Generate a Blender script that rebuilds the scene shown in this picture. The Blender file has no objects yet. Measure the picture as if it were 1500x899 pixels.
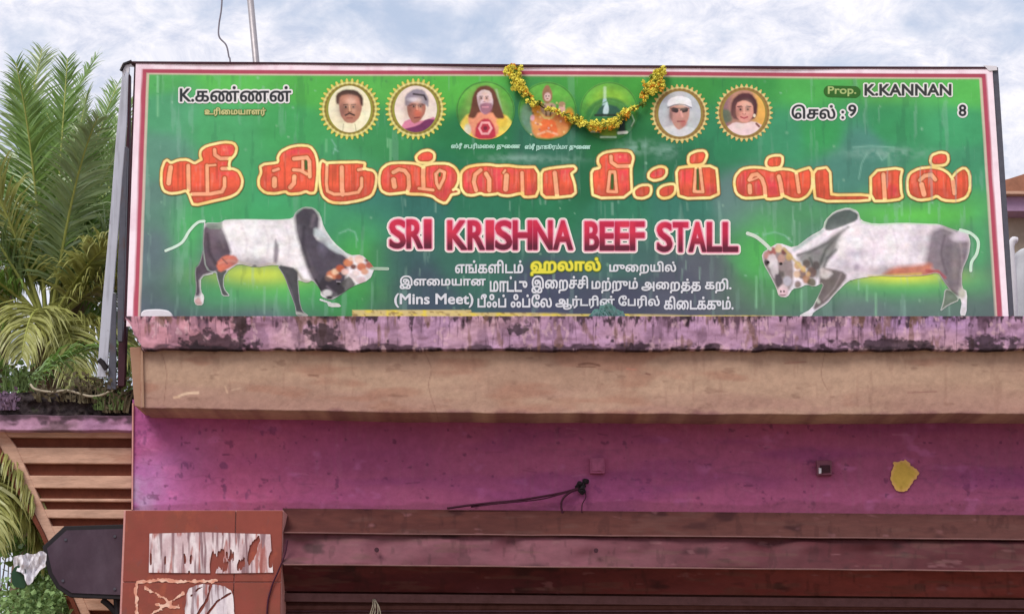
import bpy, math, random
import numpy as np
from mathutils import Vector, Matrix, noise as mnoise
random.seed(7)
sc = bpy.context.scene
COL = sc.collection
R = math.radians

# ------------------------------------------------------------------ camera
FPX, CAMY, CAMZ, TH = 3000.0, -14.0, 1.6, R(12.2)
cam = bpy.data.cameras.new('camera')
cam.sensor_width = 36; cam.lens = 36*FPX/1500; cam.clip_end = 5000
camo = bpy.data.objects.new('camera', cam); COL.objects.link(camo)
camo.location = (0, CAMY, CAMZ); camo.rotation_euler = (R(90)+TH, 0, 0)
sc.camera = camo

# ------------------------------------------------------------------ sky, sun, exposure
SUN_EL, SUN_AZ = R(48), R(-38)      # sun behind the camera, to the left
w = bpy.data.worlds.new('World'); sc.world = w; w.use_nodes = True
nt = w.node_tree; nt.nodes.clear()
N = nt.nodes.new; L = nt.links.new
out = N('ShaderNodeOutputWorld'); bg = N('ShaderNodeBackground'); bg.inputs['Strength'].default_value = 0.1
sky = N('ShaderNodeTexSky'); sky.sky_type = 'NISHITA'; sky.sun_disc = False
sky.sun_elevation = SUN_EL; sky.sun_rotation = R(180)+SUN_AZ*-1
sky.dust_density = 2.5; sky.ozone_density = 1.2
tc = N('ShaderNodeTexCoord')
mp = N('ShaderNodeMapping'); mp.inputs['Scale'].default_value = (1, 1, 1.7); mp.inputs['Location'].default_value = (3.1, 0.4, 1.7)
mp.inputs['Rotation'].default_value = (0, R(-18), 0)
L(tc.outputs['Generated'], mp.inputs['Vector'])
n1 = N('ShaderNodeTexNoise'); n1.inputs['Scale'].default_value = 15; n1.inputs['Detail'].default_value = 7; n1.inputs['Roughness'].default_value = 0.55; n1.inputs['Distortion'].default_value = 0.35
L(mp.outputs['Vector'], n1.inputs['Vector'])
r1 = N('ShaderNodeMapRange'); r1.inputs['From Min'].default_value = 0.34; r1.inputs['From Max'].default_value = 0.52
L(n1.outputs['Fac'], r1.inputs['Value'])
n2 = N('ShaderNodeTexNoise'); n2.inputs['Scale'].default_value = 42; n2.inputs['Detail'].default_value = 6; n2.inputs['Roughness'].default_value = 0.7; n2.inputs['Distortion'].default_value = 0.4
L(mp.outputs['Vector'], n2.inputs['Vector'])
cr = N('ShaderNodeValToRGB'); cr.color_ramp.elements[0].position = 0.34; cr.color_ramp.elements[1].position = 0.62
cr.color_ramp.elements[0].color = (0.68, 0.72, 0.87, 1); cr.color_ramp.elements[1].color = (1.03, 1.01, 1.07, 1)
L(n2.outputs['Fac'], cr.inputs['Fac'])
sc1 = N('ShaderNodeMix'); sc1.data_type = 'RGBA'; sc1.blend_type = 'MULTIPLY'; sc1.inputs['Factor'].default_value = 1
L(cr.outputs['Color'], sc1.inputs['A']); sc1.inputs['B'].default_value = (10, 10, 10, 1)
bl = N('ShaderNodeMix'); bl.data_type = 'RGBA'; bl.blend_type = 'MIX'; bl.inputs['Factor'].default_value = 0.75
L(sky.outputs['Color'], bl.inputs['A']); bl.inputs['B'].default_value = (6.4, 7.4, 9.4, 1)
mx = N('ShaderNodeMix'); mx.data_type = 'RGBA'
L(r1.outputs['Result'], mx.inputs['Factor']); L(bl.outputs['Result'], mx.inputs['A']); L(sc1.outputs['Result'], mx.inputs['B'])
L(mx.outputs['Result'], bg.inputs['Color']); L(bg.outputs['Background'], out.inputs['Surface'])

sl = bpy.data.lights.new('sun', 'SUN'); sl.energy = 2.45; sl.angle = R(26); sl.color = (1.0, 0.95, 0.88)
so = bpy.data.objects.new('sun', sl); COL.objects.link(so)
sd = Vector((math.sin(SUN_AZ)*math.cos(SUN_EL), -math.cos(SUN_AZ)*math.cos(SUN_EL), math.sin(SUN_EL)))
so.rotation_euler = sd.to_track_quat('Z', 'Y').to_euler(); so.location = sd*30
sc.view_settings.view_transform = 'Standard'; sc.view_settings.look = 'None'
sc.view_settings.exposure = 0.0; sc.view_settings.gamma = 1.0
sc.cycles.max_bounces = 6

# ------------------------------------------------------------------ helpers
CT, ST = math.cos(TH), math.sin(TH)
def P(px, py, Y=0.0):
    """the point of the vertical plane y = Y that the survey point (px, py) of the photograph lies on"""
    u = (px-750)/FPX; v = (449.5-py)/FPX
    d = (Y-CAMY)/(CT-v*ST)
    return Vector((u*d, Y, CAMZ+(ST+v*CT)*d))
def PV(X, Y_, pl):
    u = (X-750)/FPX; v = (449.5-Y_)/FPX
    d = (pl-CAMY)/(CT-v*ST)
    return np.stack([u*d, np.zeros_like(u)+pl, CAMZ+(ST+v*CT)*d], -1)
def lin(c, k=1.0):
    c = np.asarray(c, float)/255.0
    return np.where(c <= 0.04045, c/12.92, ((c+0.055)/1.055)**2.4)*k
def tag(o, label=None, cat=None, group=None, kind=None):
    if label: o['label'] = label
    if cat: o['category'] = cat
    if group: o['group'] = group
    if kind: o['kind'] = kind
    return o
def empty(name, loc, label=None, cat=None, group=None):
    o = bpy.data.objects.new(name, None); o.empty_display_size = 0.1; COL.objects.link(o); o.location = loc
    return tag(o, label, cat, group)
def link(name, me, mat=None, parent=None, smooth=False):
    if mat is not None and not me.materials: me.materials.append(mat)
    if smooth: me.shade_smooth()
    o = bpy.data.objects.new(name, me); COL.objects.link(o)
    if parent is not None:
        o.parent = parent
        loc = Vector(parent.location)
        if parent.parent: loc = loc+Vector(parent.parent.location)
        me.transform(Matrix.Translation(-loc)) if me.users == 1 else None
    return o
class MB:
    """gathers shapes given in world space, linked as one mesh"""
    def __init__(s): s.v = []; s.f = []
    def add(s, vs, fs):
        b = len(s.v); s.v += [tuple(v) for v in vs]; s.f += [tuple(i+b for i in f) for f in fs]; return s
    def box(s, a, b, jit=0):
        x0, y0, z0 = a; x1, y1, z1 = b
        vs = [(x0,y0,z0),(x1,y0,z0),(x1,y1,z0),(x0,y1,z0),(x0,y0,z1),(x1,y0,z1),(x1,y1,z1),(x0,y1,z1)]
        if jit: vs = [tuple(c+random.uniform(-jit, jit) for c in v) for v in vs]
        return s.add(vs, [(0,3,2,1),(4,5,6,7),(0,1,5,4),(1,2,6,5),(2,3,7,6),(3,0,4,7)])
    def prism(s, pts, Y0, Y1):
        """outline given in survey points on plane Y0, extruded straight back to Y1"""
        p = [P(x, y, Y0) for x, y in pts]
        a = sum(p[i].x*p[(i+1)%len(p)].z-p[(i+1)%len(p)].x*p[i].z for i in range(len(p)))
        if a < 0: p.reverse()
        n = len(p)
        vs = [(q.x, Y0, q.z) for q in p]+[(q.x, Y1, q.z) for q in p]
        return s.add(vs, [tuple(range(n)), tuple(range(2*n-1, n-1, -1))]+[(i, n+i, n+(i+1)%n, (i+1)%n) for i in range(n)])
    def tube(s, pts, r, n=6, r2=None):
        pts = [Vector(p) for p in pts]; m = len(pts); vs = []
        up = Vector((0.13, 0.31, 0.94))
        for i, p in enumerate(pts):
            t = (pts[min(i+1, m-1)]-pts[max(i-1, 0)]).normalized()
            a = t.cross(up)
            if a.length < 0.05: a = t.cross(Vector((1, 0, 0)))
            a.normalize(); b = t.cross(a)
            rr = r if r2 is None else r+(r2-r)*i/(m-1)
            for k in range(n):
                q = 2*math.pi*k/n; vs.append(p+(a*math.cos(q)+b*math.sin(q))*rr)
        fs = [(i*n+k, i*n+(k+1)%n, (i+1)*n+(k+1)%n, (i+1)*n+k) for i in range(m-1) for k in range(n)]
        fs += [tuple(range(n))[::-1], tuple((m-1)*n+k for k in range(n))]
        return s.add(vs, fs)
    def build(s, name, mat, parent=None, smooth=False, bevel=0):
        me = bpy.data.meshes.new(name); me.from_pydata(s.v, [], s.f); me.update()
        o = link(name, me, mat, parent, smooth)
        if bevel:
            b = o.modifiers.new('bevel', 'BEVEL'); b.width = bevel; b.segments = 2; b.limit_method = 'ANGLE'
        return o
def curve_pts(pts, n=8):
    """smooth Catmull-Rom through points"""
    pts = [Vector(p) for p in pts]; out = []
    for i in range(len(pts)-1):
        a = pts[max(i-1, 0)]; b = pts[i]; c = pts[i+1]; d = pts[min(i+2, len(pts)-1)]
        for k in range(n):
            t = k/n
            out.append(0.5*((2*b)+(c-a)*t+(2*a-5*b+4*c-d)*t*t+(3*b-a-3*c+d)*t**3))
    return out+[pts[-1]]

# ------------------------------------------------------------------ materials
def mat(name, col, rough=0.7, marks=(), bump=0.0, bscale=60, metallic=0.0, attr=False, spec=0.2, stretch=(1, 1, 1), trans=0.0, grain=0.12, gscale=25):
    m = bpy.data.materials.new(name); m.use_nodes = True; t = m.node_tree; b = t.nodes['Principled BSDF']
    n = t.nodes.new; l = t.links.new
    b.inputs['Roughness'].default_value = rough; b.inputs['Metallic'].default_value = metallic
    b.inputs['Specular IOR Level'].default_value = spec
    geo = n('ShaderNodeNewGeometry')
    mp = n('ShaderNodeMapping'); mp.inputs['Scale'].default_value = stretch; l(geo.outputs['Position'], mp.inputs['Vector'])
    if attr:
        a = n('ShaderNodeAttribute'); a.attribute_name = 'Col'; cur = a.outputs['Color']
    else:
        a = n('ShaderNodeRGB'); a.outputs[0].default_value = (*col, 1); cur = a.outputs[0]
    g = n('ShaderNodeTexNoise'); g.inputs['Scale'].default_value = gscale; g.inputs['Detail'].default_value = 6; g.inputs['Roughness'].default_value = 0.65
    l(mp.outputs['Vector'], g.inputs['Vector'])
    gr = n('ShaderNodeMapRange'); gr.inputs['From Min'].default_value = 0.25; gr.inputs['From Max'].default_value = 0.75
    gr.inputs['To Min'].default_value = 1-grain; gr.inputs['To Max'].default_value = 1+grain
    l(g.outputs['Fac'], gr.inputs['Value'])
    mu = n('ShaderNodeMix'); mu.data_type = 'RGBA'; mu.blend_type = 'MULTIPLY'; mu.inputs['Factor'].default_value = 1
    l(cur, mu.inputs['A']); l(gr.outputs['Result'], mu.inputs['B']); cur = mu.outputs['Result']
    for (c, s, lo, hi, st, amt) in marks:
        m2 = n('ShaderNodeMapping'); m2.inputs['Scale'].default_value = st; l(geo.outputs['Position'], m2.inputs['Vector'])
        m2.inputs['Location'].default_value = (s*0.37, 0.5, s*0.11)
        q = n('ShaderNodeTexNoise'); q.inputs['Scale'].default_value = s; q.inputs['Detail'].default_value = 5; q.inputs['Roughness'].default_value = 0.6
        l(m2.outputs['Vector'], q.inputs['Vector'])
        r = n('ShaderNodeMapRange'); r.inputs['From Min'].default_value = lo; r.inputs['From Max'].default_value = hi; r.inputs['To Max'].default_value = amt
        l(q.outputs['Fac'], r.inputs['Value'])
        x = n('ShaderNodeMix'); x.data_type = 'RGBA'; l(r.outputs['Result'], x.inputs['Factor']); l(cur, x.inputs['A']); x.inputs['B'].default_value = (*c, 1)
        cur = x.outputs['Result']
    l(cur, b.inputs['Base Color'])
    if bump:
        q = n('ShaderNodeTexNoise'); q.inputs['Scale'].default_value = bscale; q.inputs['Detail'].default_value = 5
        l(mp.outputs['Vector'], q.inputs['Vector'])
        bp = n('ShaderNodeBump'); bp.inputs['Strength'].default_value = bump; bp.inputs['Distance'].default_value = 0.01
        l(q.outputs['Fac'], bp.inputs['Height']); l(bp.outputs['Normal'], b.inputs['Normal'])
    if trans:
        o_ = t.nodes['Material Output']; tr = n('ShaderNodeBsdfTranslucent'); ms = n('ShaderNodeMixShader'); ms.inputs[0].default_value = trans
        l(cur, tr.inputs['Color']); l(b.outputs['BSDF'], ms.inputs[1]); l(tr.outputs['BSDF'], ms.inputs[2]); l(ms.outputs[0], o_.inputs['Surface'])
    return m
M = {}
M['print'] = mat('printed_vinyl', None, 0.6, attr=True, grain=0.07, gscale=14, bump=0.12, bscale=9,
                 marks=[((0.55, 0.62, 0.60), 9, 0.66, 0.82, (5, 1, 0.35), 0.2)])
M['ink'] = mat('printed_lettering', None, 0.6, attr=True, grain=0.10, gscale=30, marks=[((0.6, 0.6, 0.58), 9, 0.68, 0.85, (5, 1, 0.35), 0.3)])
M['paint'] = mat('weathered_paint', None, 0.85, attr=True, grain=0.16, gscale=18, bump=0.35, bscale=45)
M['beam'] = mat('beige_plaster', lin((174, 138, 116), 0.86), 0.9, grain=0.10, gscale=3, stretch=(0.7, 1, 1.4), bump=0.3, bscale=22,
                marks=[(tuple(lin((140, 92, 78))), 2.2, 0.50, 0.8, (0.5, 1, 2.2), 0.5), (tuple(lin((205, 170, 140))), 5, 0.62, 0.8, (0.5, 1, 2), 0.4), (tuple(lin((90, 66, 56))), 9, 0.74, 0.80, (0.4, 1, 2.5), 0.6)])
M['peach'] = mat('peach_plaster', lin((204, 164, 142), 0.9), 0.9, grain=0.3, gscale=9, bump=0.35, bscale=40, stretch=(0.5, 1, 2),
                 marks=[(tuple(lin((150, 95, 70))), 6, 0.55, 0.75, (0.5, 1, 2), 0.6)])
M['slot'] = mat('brown_recess_plaster', lin((120, 66, 50), 0.8), 0.9, grain=0.25, gscale=12, bump=0.4)
M['moss'] = mat('black_mildewed_concrete', lin((58, 50, 52)), 1.0, grain=0.5, gscale=30, bump=1.0, bscale=45,
                marks=[(tuple(lin((95, 85, 80))), 14, 0.55, 0.72, (1, 1, 1), 0.6), (tuple(lin((62, 72, 40))), 8, 0.6, 0.7, (1, 1, 1), 0.6), (tuple(lin((20, 16, 18))), 22, 0.55, 0.65, (1, 1, 1), 0.8)])
M['grey'] = mat('grey_sheet_metal', lin((186, 188, 200)), 0.5, metallic=0.2, grain=0.08, gscale=5, marks=[(tuple(lin((120, 118, 125))), 5, 0.5, 0.7, (6, 6, 0.5), 0.5), (tuple(lin((85, 65, 60))), 16, 0.66, 0.75, (1, 1, 0.6), 0.6)])
M['dgrey'] = mat('dark_steel', lin((88, 88, 98)), 0.5, metallic=0.3, grain=0.15, marks=[(tuple(lin((90, 62, 50))), 12, 0.55, 0.72, (1, 1, 0.5), 0.6)])
M['black'] = mat('black_rubber', (0.018, 0.015, 0.018), 0.6)
M['darkmaroon'] = mat('dark_maroon_paint', lin((62, 34, 44)), 0.7, grain=0.2)
M['octa'] = mat('dark_purple_sheet', lin((68, 52, 64)), 0.6, grain=0.15, gscale=7, marks=[(tuple(lin((98, 84, 96))), 5, 0.5, 0.75, (1, 1, 0.6), 0.4)])
M['tile'] = mat('red_oxide_tile', lin((140, 70, 60)), 0.55, grain=0.12, gscale=6, bump=0.06,
                marks=[(tuple(lin((128, 72, 58))), 3.5, 0.45, 0.65, (1, 1, 1), 0.75), (tuple(lin((178, 92, 66))), 6, 0.54, 0.72, (1, 1, 0.6), 0.6), (tuple(lin((112, 78, 76))), 14, 0.6, 0.75, (1, 1, 0.6), 0.5)])
M['grout'] = mat('pale_grout', lin((205, 150, 145)), 0.9)
M['hood'] = mat('maroon_sheet_metal', None, 0.68, attr=True, grain=0.22, gscale=14, bump=0.3, bscale=9, metallic=0.0, spec=0.3, stretch=(0.6, 1, 1))
M['shutter'] = mat('shutter_slat_metal', lin((95, 62, 62)), 0.45, metallic=0.3, grain=0.2, marks=[(tuple(lin((70, 40, 34))), 9, 0.5, 0.7, (1, 1, 1), 0.6)])
M['galv'] = mat('galvanised_pipe', lin((168, 162, 165)), 0.45, metallic=0.4, grain=0.15)
M['wire'] = mat('grey_wire', lin((128, 122, 132)), 0.7)
M['cable'] = mat('purple_black_cable', lin((62, 22, 42)), 0.6)
M['tancable'] = mat('tan_cable', lin((165, 155, 135)), 0.7)
M['soil'] = mat('dusty_ground', lin((150, 130, 110)), 0.95, grain=0.2, gscale=3, bump=0.5)
M['rag'] = mat('teal_plastic', lin((160, 205, 200)), 0.45, grain=0.2, gscale=50, trans=0.2)
M['white'] = mat('white_plastic', lin((225, 222, 228)), 0.5, grain=0.06, trans=0.1)
M['house'] = mat('beige_house_wall', lin((170, 155, 140)), 0.9, marks=[(tuple(lin((120, 110, 95))), 2, 0.5, 0.7, (1, 1, 0.6), 0.6)])
M['rooftile'] = mat('brown_roof_tile', lin((150, 105, 85)), 0.85, grain=0.25, gscale=12)
M['mauve'] = mat('mauve_paint', lin((165, 135, 165)), 0.85)
M['tank'] = mat('grey_tarpaulin', lin((196, 197, 202)), 0.6, grain=0.06, bump=0.3, bscale=6)
M['leaf_a'] = mat('palm_leaf_green', lin((116, 148, 74)), 0.27, grain=0.3, gscale=5, trans=0.25, spec=0.6)
M['leaf_b'] = mat('palm_leaf_yellow', lin((172, 174, 104)), 0.4, grain=0.3, gscale=5, trans=0.3, spec=0.6)
M['leaf_c'] = mat('palm_leaf_grey', lin((142, 162, 112)), 0.26, grain=0.3, gscale=5, trans=0.2, spec=0.7)
M['rachis'] = mat('palm_rachis', lin((160, 165, 90)), 0.5)
M['bark'] = mat('palm_bark', lin((120, 100, 85)), 0.95, grain=0.3, gscale=15, bump=1.0, bscale=20)
M['bushleaf'] = mat('bright_leaf', lin((142, 172, 112)), 0.4, grain=0.35, gscale=9, trans=0.25)
M['dryleaf'] = mat('dry_weed', lin((92, 84, 66)), 0.9, grain=0.4)
M['weed'] = mat('dull_green_weed', lin((82, 100, 56)), 0.7, grain=0.4)
M['fl_y'] = mat('yellow_petal', lin((234, 222, 92)), 0.7, grain=0.3, gscale=60)
M['fl_o'] = mat('orange_petal', lin((236, 172, 60)), 0.7, grain=0.3, gscale=60)
M['fl_g'] = mat('garland_leaf', lin((110, 130, 50)), 0.6, grain=0.3, gscale=60)
M['string'] = mat('garland_string', lin((95, 80, 40)), 0.9)
M['glue'] = mat('torn_paper', None, 0.9, attr=True, grain=0.12, gscale=40)

# ------------------------------------------------------------------ raster fields over survey points, turned into meshes
class G:
    def __init__(s, x0, y0, x1, y1, res=1.0):
        nx = int(round((x1-x0)*res))+1; ny = int(round((y1-y0)*res))+1
        s.x = np.linspace(x0, x1, nx); s.y = np.linspace(y0, y1, ny); s.h = (x1-x0)/(nx-1)
        s.X, s.Y = np.meshgrid(s.x, s.y); s.shape = s.X.shape
def line_d(g, pts):
    """distance to a polyline"""
    d = np.full(g.shape, 1e9)
    for (ax, ay), (bx, by) in zip(pts[:-1], pts[1:]):
        vx, vy = bx-ax, by-ay; L2 = vx*vx+vy*vy+1e-9
        t = np.clip(((g.X-ax)*vx+(g.Y-ay)*vy)/L2, 0, 1)
        d = np.minimum(d, np.hypot(g.X-ax-t*vx, g.Y-ay-t*vy))
    if len(pts) == 1: d = np.hypot(g.X-pts[0][0], g.Y-pts[0][1])
    return d
def smooth_poly(pts, it=2):
    for _ in range(it):
        q = []
        for i in range(len(pts)):
            a = pts[i]; b = pts[(i+1) % len(pts)]
            q += [(a[0]*.8+b[0]*.2, a[1]*.8+b[1]*.2), (a[0]*.2+b[0]*.8, a[1]*.2+b[1]*.8)]
        pts = q
    return pts
def seg_sdf(g, segs, rad=9.0):
    """signed distance (negative inside, nonzero winding) to closed outlines given as directed segments"""
    d = np.full(g.shape, float(rad)); wn = np.zeros(g.shape, int)
    x0, y0, h = g.x[0], g.y[0], g.h; ny, nx = g.shape
    hy = g.y[1]-g.y[0]
    for ax, ay, bx, by in segs:
        i0 = max(int((min(ax, bx)-rad-x0)/h), 0); i1 = min(int((max(ax, bx)+rad-x0)/h)+2, nx)
        j0 = max(int((min(ay, by)-rad-y0)/hy), 0); j1 = min(int((max(ay, by)+rad-y0)/hy)+2, ny)
        if i1 > i0 and j1 > j0:
            X = g.X[j0:j1, i0:i1]; Y = g.Y[j0:j1, i0:i1]
            vx, vy = bx-ax, by-ay; L2 = vx*vx+vy*vy+1e-12
            t = np.clip(((X-ax)*vx+(Y-ay)*vy)/L2, 0, 1)
            dd = np.hypot(X-ax-t*vx, Y-ay-t*vy)
            np.minimum(d[j0:j1, i0:i1], dd, out=d[j0:j1, i0:i1])
        if ay != by:
            lo, hi = (ay, by) if ay < by else (by, ay); sg = 1 if ay < by else -1
            j0 = max(int(math.ceil((lo-y0)/hy)), 0); j1 = min(int(math.ceil((hi-y0)/hy)), ny)
            if j1 > j0:
                yy = g.y[j0:j1]; xc = ax+(yy-ay)*(bx-ax)/(by-ay)
                wn[j0:j1] += sg*(g.x[None, :] < xc[:, None])
    return np.where(wn != 0, -d, d)
def poly_sdf(g, pts, sm=1, rad=60):
    pts = smooth_poly(pts, sm) if sm else pts
    return seg_sdf(g, [(*pts[i], *pts[(i+1) % len(pts)]) for i in range(len(pts))], rad)
class Paint:
    def __init__(s, g, col): s.g = g; s.c = np.zeros((*g.shape, 3))+lin(col)
    def over(s, col, a):
        a = np.clip(a, 0, 1)[..., None]; s.c = s.c*(1-a)+lin(col)*a; return s
    def poly(s, pts, col, f=1.5, a=1.0, sm=1): return s.over(col, a*np.clip(0.5-poly_sdf(s.g, pts, sm)/f, 0, 1))
    def line(s, pts, wd, col, f=1.0, a=1.0, sm=False): return s.over(col, a*np.clip(0.5-(line_d(s.g, cat2(pts) if sm else pts)-wd/2)/f, 0, 1))
    def dot(s, x, y, rx, ry, col, f=1.0, a=1.0):
        d = (np.hypot((s.g.X-x)/rx, (s.g.Y-y)/ry)-1)*min(rx, ry); return s.over(col, a*np.clip(0.5-d/f, 0, 1))
    def glow(s, x, y, rx, ry, col, a=1.0): return s.over(col, a*np.exp(-(((s.g.X-x)/rx)**2+((s.g.Y-y)/ry)**2)))
rng = np.random.default_rng(3)
def vnoise(g, sx, sy, oct=3, seed=0):
    """smooth value noise over the grid, about 0..1"""
    r = np.random.default_rng(seed); tot = np.zeros(g.shape); amp = 1; s = 0
    for o in range(oct):
        ax, ay = sx/2**o, sy/2**o
        gx = (g.x-g.x[0])/ax; gy = (g.y-g.y[0])/ay
        T = r.random((int(gy[-1])+3, int(gx[-1])+3))
        ix = gx.astype(int); iy = gy.astype(int); fx = gx-ix; fy = gy-iy
        fx = fx*fx*(3-2*fx); fy = (fy*fy*(3-2*fy))[:, None]
        a = T[np.ix_(iy, ix)]; b = T[np.ix_(iy, ix+1)]; c = T[np.ix_(iy+1, ix)]; d = T[np.ix_(iy+1, ix+1)]
        tot += amp*((a*(1-fx)+b*fx)*(1-fy)+(c*(1-fx)+d*fx)*fy); s += amp; amp *= 0.55
    return tot/s
def grid_mesh(name, g, C, plane, F=None, relief=None, K=1.0, back=None):
    ny, nx = g.shape; idx = np.arange(ny*nx).reshape(ny, nx)
    X = g.X.copy(); Y = g.Y.copy()
    if F is not None:
        ins = F < 0
        keep = ins[:-1, :-1] | ins[1:, :-1] | ins[:-1, 1:] | ins[1:, 1:]
        gy, gx = np.gradient(F, g.h); gg = gx*gx+gy*gy+1e-6
        m = F > 0; s = F/gg
        dx = np.clip(-s*gx, -g.h, g.h); dy = np.clip(-s*gy, -g.h, g.h)
        X[m] += dx[m]; Y[m] += dy[m]
    else: keep = np.ones((ny-1, nx-1), bool)
    q = np.stack([idx[:-1, :-1][keep], idx[1:, :-1][keep], idx[1:, 1:][keep], idx[:-1, 1:][keep]], -1)
    used = np.zeros(ny*nx, bool); used[q.ravel()] = True
    remap = np.cumsum(used)-1; q = remap[q]
    co = PV(X, Y, plane if relief is None else plane-relief)
    co = co.reshape(-1, 3)[used]; cc = (C*K).reshape(-1, 3)[used]
    quads = q
    if back is not None:      # close the sheet into a slab with sides and a back
        n = len(co); top = remap[idx[0]]; bot = remap[idx[-1]]; le = remap[idx[:, 0]]; ri = remap[idx[:, -1]]
        ring = np.concatenate([top, ri[1:], bot[::-1][1:], le[::-1][1:-1]])
        bc = co[ring].copy(); bc[:, 1] = back
        m = len(ring); co = np.concatenate([co, bc]); cc = np.concatenate([cc, cc[ring]])
        i = np.arange(m); j = (i+1) % m
        quads = np.concatenate([q, np.stack([ring[i], ring[j], n+j, n+i], -1)])
    me = bpy.data.meshes.new(name)
    me.vertices.add(len(co)); me.vertices.foreach_set('co', co.ravel())
    nf = len(quads); me.loops.add(nf*4); me.loops.foreach_set('vertex_index', quads.astype(np.int32).ravel())
    me.polygons.add(nf); me.polygons.foreach_set('loop_start', np.arange(nf, dtype=np.int32)*4)
    at = me.color_attributes.new('Col', 'FLOAT_COLOR', 'POINT')
    at.data.foreach_set('color', np.concatenate([cc, np.ones((len(cc), 1))], 1).ravel())
    me.update(calc_edges=True); me.validate()
    return me
def wave(X, Y):
    return 0.003*np.sin(X/71+1.3*np.sin(Y/97))+0.0025*np.sin(X/33+Y/61)+0.003*np.sin(X/190-Y/120+1)+0.0015*np.sin(Y/23+X/57)
def photo(p, seed, amt=0.3, tint=0.06):
    g = p.g
    m = amt*(vnoise(g, 26, 20, 3, seed)-0.5)*1.3+amt*(vnoise(g, 7, 6, 2, seed+1)-0.5)*1.2
    p.c = np.clip(p.c*(1+m)[..., None], 0, 1)
    t = np.stack([vnoise(g, 12, 9, 2, seed+2+i)-0.5 for i in range(3)], -1)
    p.c = np.clip(p.c*(1+t*tint*4), 0, 1); return p
def cat2(pts, n=6):
    pts = [tuple(q) for q in pts]
    return [(v.x, v.y) for v in curve_pts([(x, y, 0) for x, y in pts], n)] if len(pts) > 2 else pts
def sheet(name, g, C, plane, mat_, parent=None, **kw):
    if mat_ is M['ink']: kw['relief'] = wave(g.X, g.Y)
    return link(name, grid_mesh(name, g, C, plane, **kw), mat_, parent)
def font_segs(text, box, keep_aspect=False):
    """outline segments of a line of type, fitted to a box of survey points"""
    c = bpy.data.curves.new('type', 'FONT'); c.body = text; c.size = 1; c.resolution_u = 3
    o = bpy.data.objects.new('type', c); COL.objects.link(o)
    dg = bpy.context.evaluated_depsgraph_get()
    cu = o.evaluated_get(dg).to_curve(dg); S = []
    for sp in cu.splines:
        pts = []
        if sp.type == 'BEZIER':
            bp = sp.bezier_points; n = len(bp)
            for i in range(n):
                a, b = bp[i], bp[(i+1) % n]; p0, p1, p2, p3 = a.co, a.handle_right, b.handle_left, b.co
                k = 1 if (p1-p0).cross(p3-p0).length < 1e-6 and (p2-p0).cross(p3-p0).length < 1e-6 else 4
                for j in range(k):
                    t = j/k; pts.append(tuple((p0*(1-t)**3+p1*3*t*(1-t)**2+p2*3*t*t*(1-t)+p3*t**3)[:2]))
        else: pts = [tuple(p.co[:2]) for p in sp.points]
        S += [(*pts[i], *pts[(i+1) % len(pts)]) for i in range(len(pts))]
    bpy.data.objects.remove(o); bpy.data.curves.remove(c)
    S = np.array(S)
    xs = S[:, [0, 2]]; ys = S[:, [1, 3]]
    x0, x1, y0, y1 = xs.min(), xs.max(), ys.min(), ys.max()
    S[:, [0, 2]] = box[0]+(xs-x0)/(x1-x0)*(box[2]-box[0]); S[:, [1, 3]] = box[3]-(ys-y0)/(y1-y0)*(box[3]-box[1])
    return S

# ================================================================== SETTING
gm = MB(); gm.add([(-400, -400, 0), (400, -400, 0), (400, 400, 0), (-400, 400, 0)], [(0, 1, 2, 3)])
tag(gm.build('ground', M['soil']), kind='structure')

# ------------------------------------------------------------------ shop building
shop = empty('shop_building', (P(800, 745, 0).x, 0, 0), 'magenta plastered shop front with beige beam and red pillar under the signboard', 'building')
XR = 1720   # the front goes on past the right edge of the picture
YW = 0.31   # wall plane
# roof slab edge with mould
g = G(183, 463, XR, 512, 0.9)
p = Paint(g, (176, 138, 168))
n_ = vnoise(g, 90, 60, 3, 1); p.over((196, 156, 168), np.clip((n_-0.45)*3, 0, 0.8))
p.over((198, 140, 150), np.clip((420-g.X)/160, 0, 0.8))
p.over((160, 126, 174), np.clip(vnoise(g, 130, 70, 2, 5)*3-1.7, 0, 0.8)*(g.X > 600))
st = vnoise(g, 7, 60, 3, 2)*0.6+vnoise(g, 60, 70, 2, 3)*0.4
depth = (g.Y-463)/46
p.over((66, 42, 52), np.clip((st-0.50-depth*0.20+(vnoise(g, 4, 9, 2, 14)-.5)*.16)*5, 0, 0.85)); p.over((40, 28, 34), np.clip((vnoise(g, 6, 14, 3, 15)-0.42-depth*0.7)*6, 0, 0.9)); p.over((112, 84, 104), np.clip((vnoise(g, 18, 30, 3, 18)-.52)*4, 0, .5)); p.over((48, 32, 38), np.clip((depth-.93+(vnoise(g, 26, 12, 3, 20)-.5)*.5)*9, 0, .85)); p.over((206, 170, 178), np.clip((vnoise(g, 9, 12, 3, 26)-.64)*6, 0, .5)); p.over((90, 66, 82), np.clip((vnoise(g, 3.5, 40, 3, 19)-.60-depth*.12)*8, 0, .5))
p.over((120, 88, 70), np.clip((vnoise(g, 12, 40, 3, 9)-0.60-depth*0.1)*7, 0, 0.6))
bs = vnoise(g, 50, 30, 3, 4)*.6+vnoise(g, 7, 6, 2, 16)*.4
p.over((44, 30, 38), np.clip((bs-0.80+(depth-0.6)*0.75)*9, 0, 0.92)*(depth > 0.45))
for cx, cy, rx, ry in ((318, 506, 40, 16), (472, 490, 17, 24), (1300, 507, 48, 11), (1452, 508, 34, 12), (352, 476, 12, 12), (760, 480, 10, 10)):
    p.over((44, 34, 40), np.clip(3*(np.exp(-((g.X-cx)/rx)**2-((g.Y-cy)/ry)**2)+(vnoise(g, 10, 8, 3, cx)-.62)*1.6), 0, .85)*(np.hypot((g.X-cx)/rx, (g.Y-cy)/ry) < 1.7))
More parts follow.
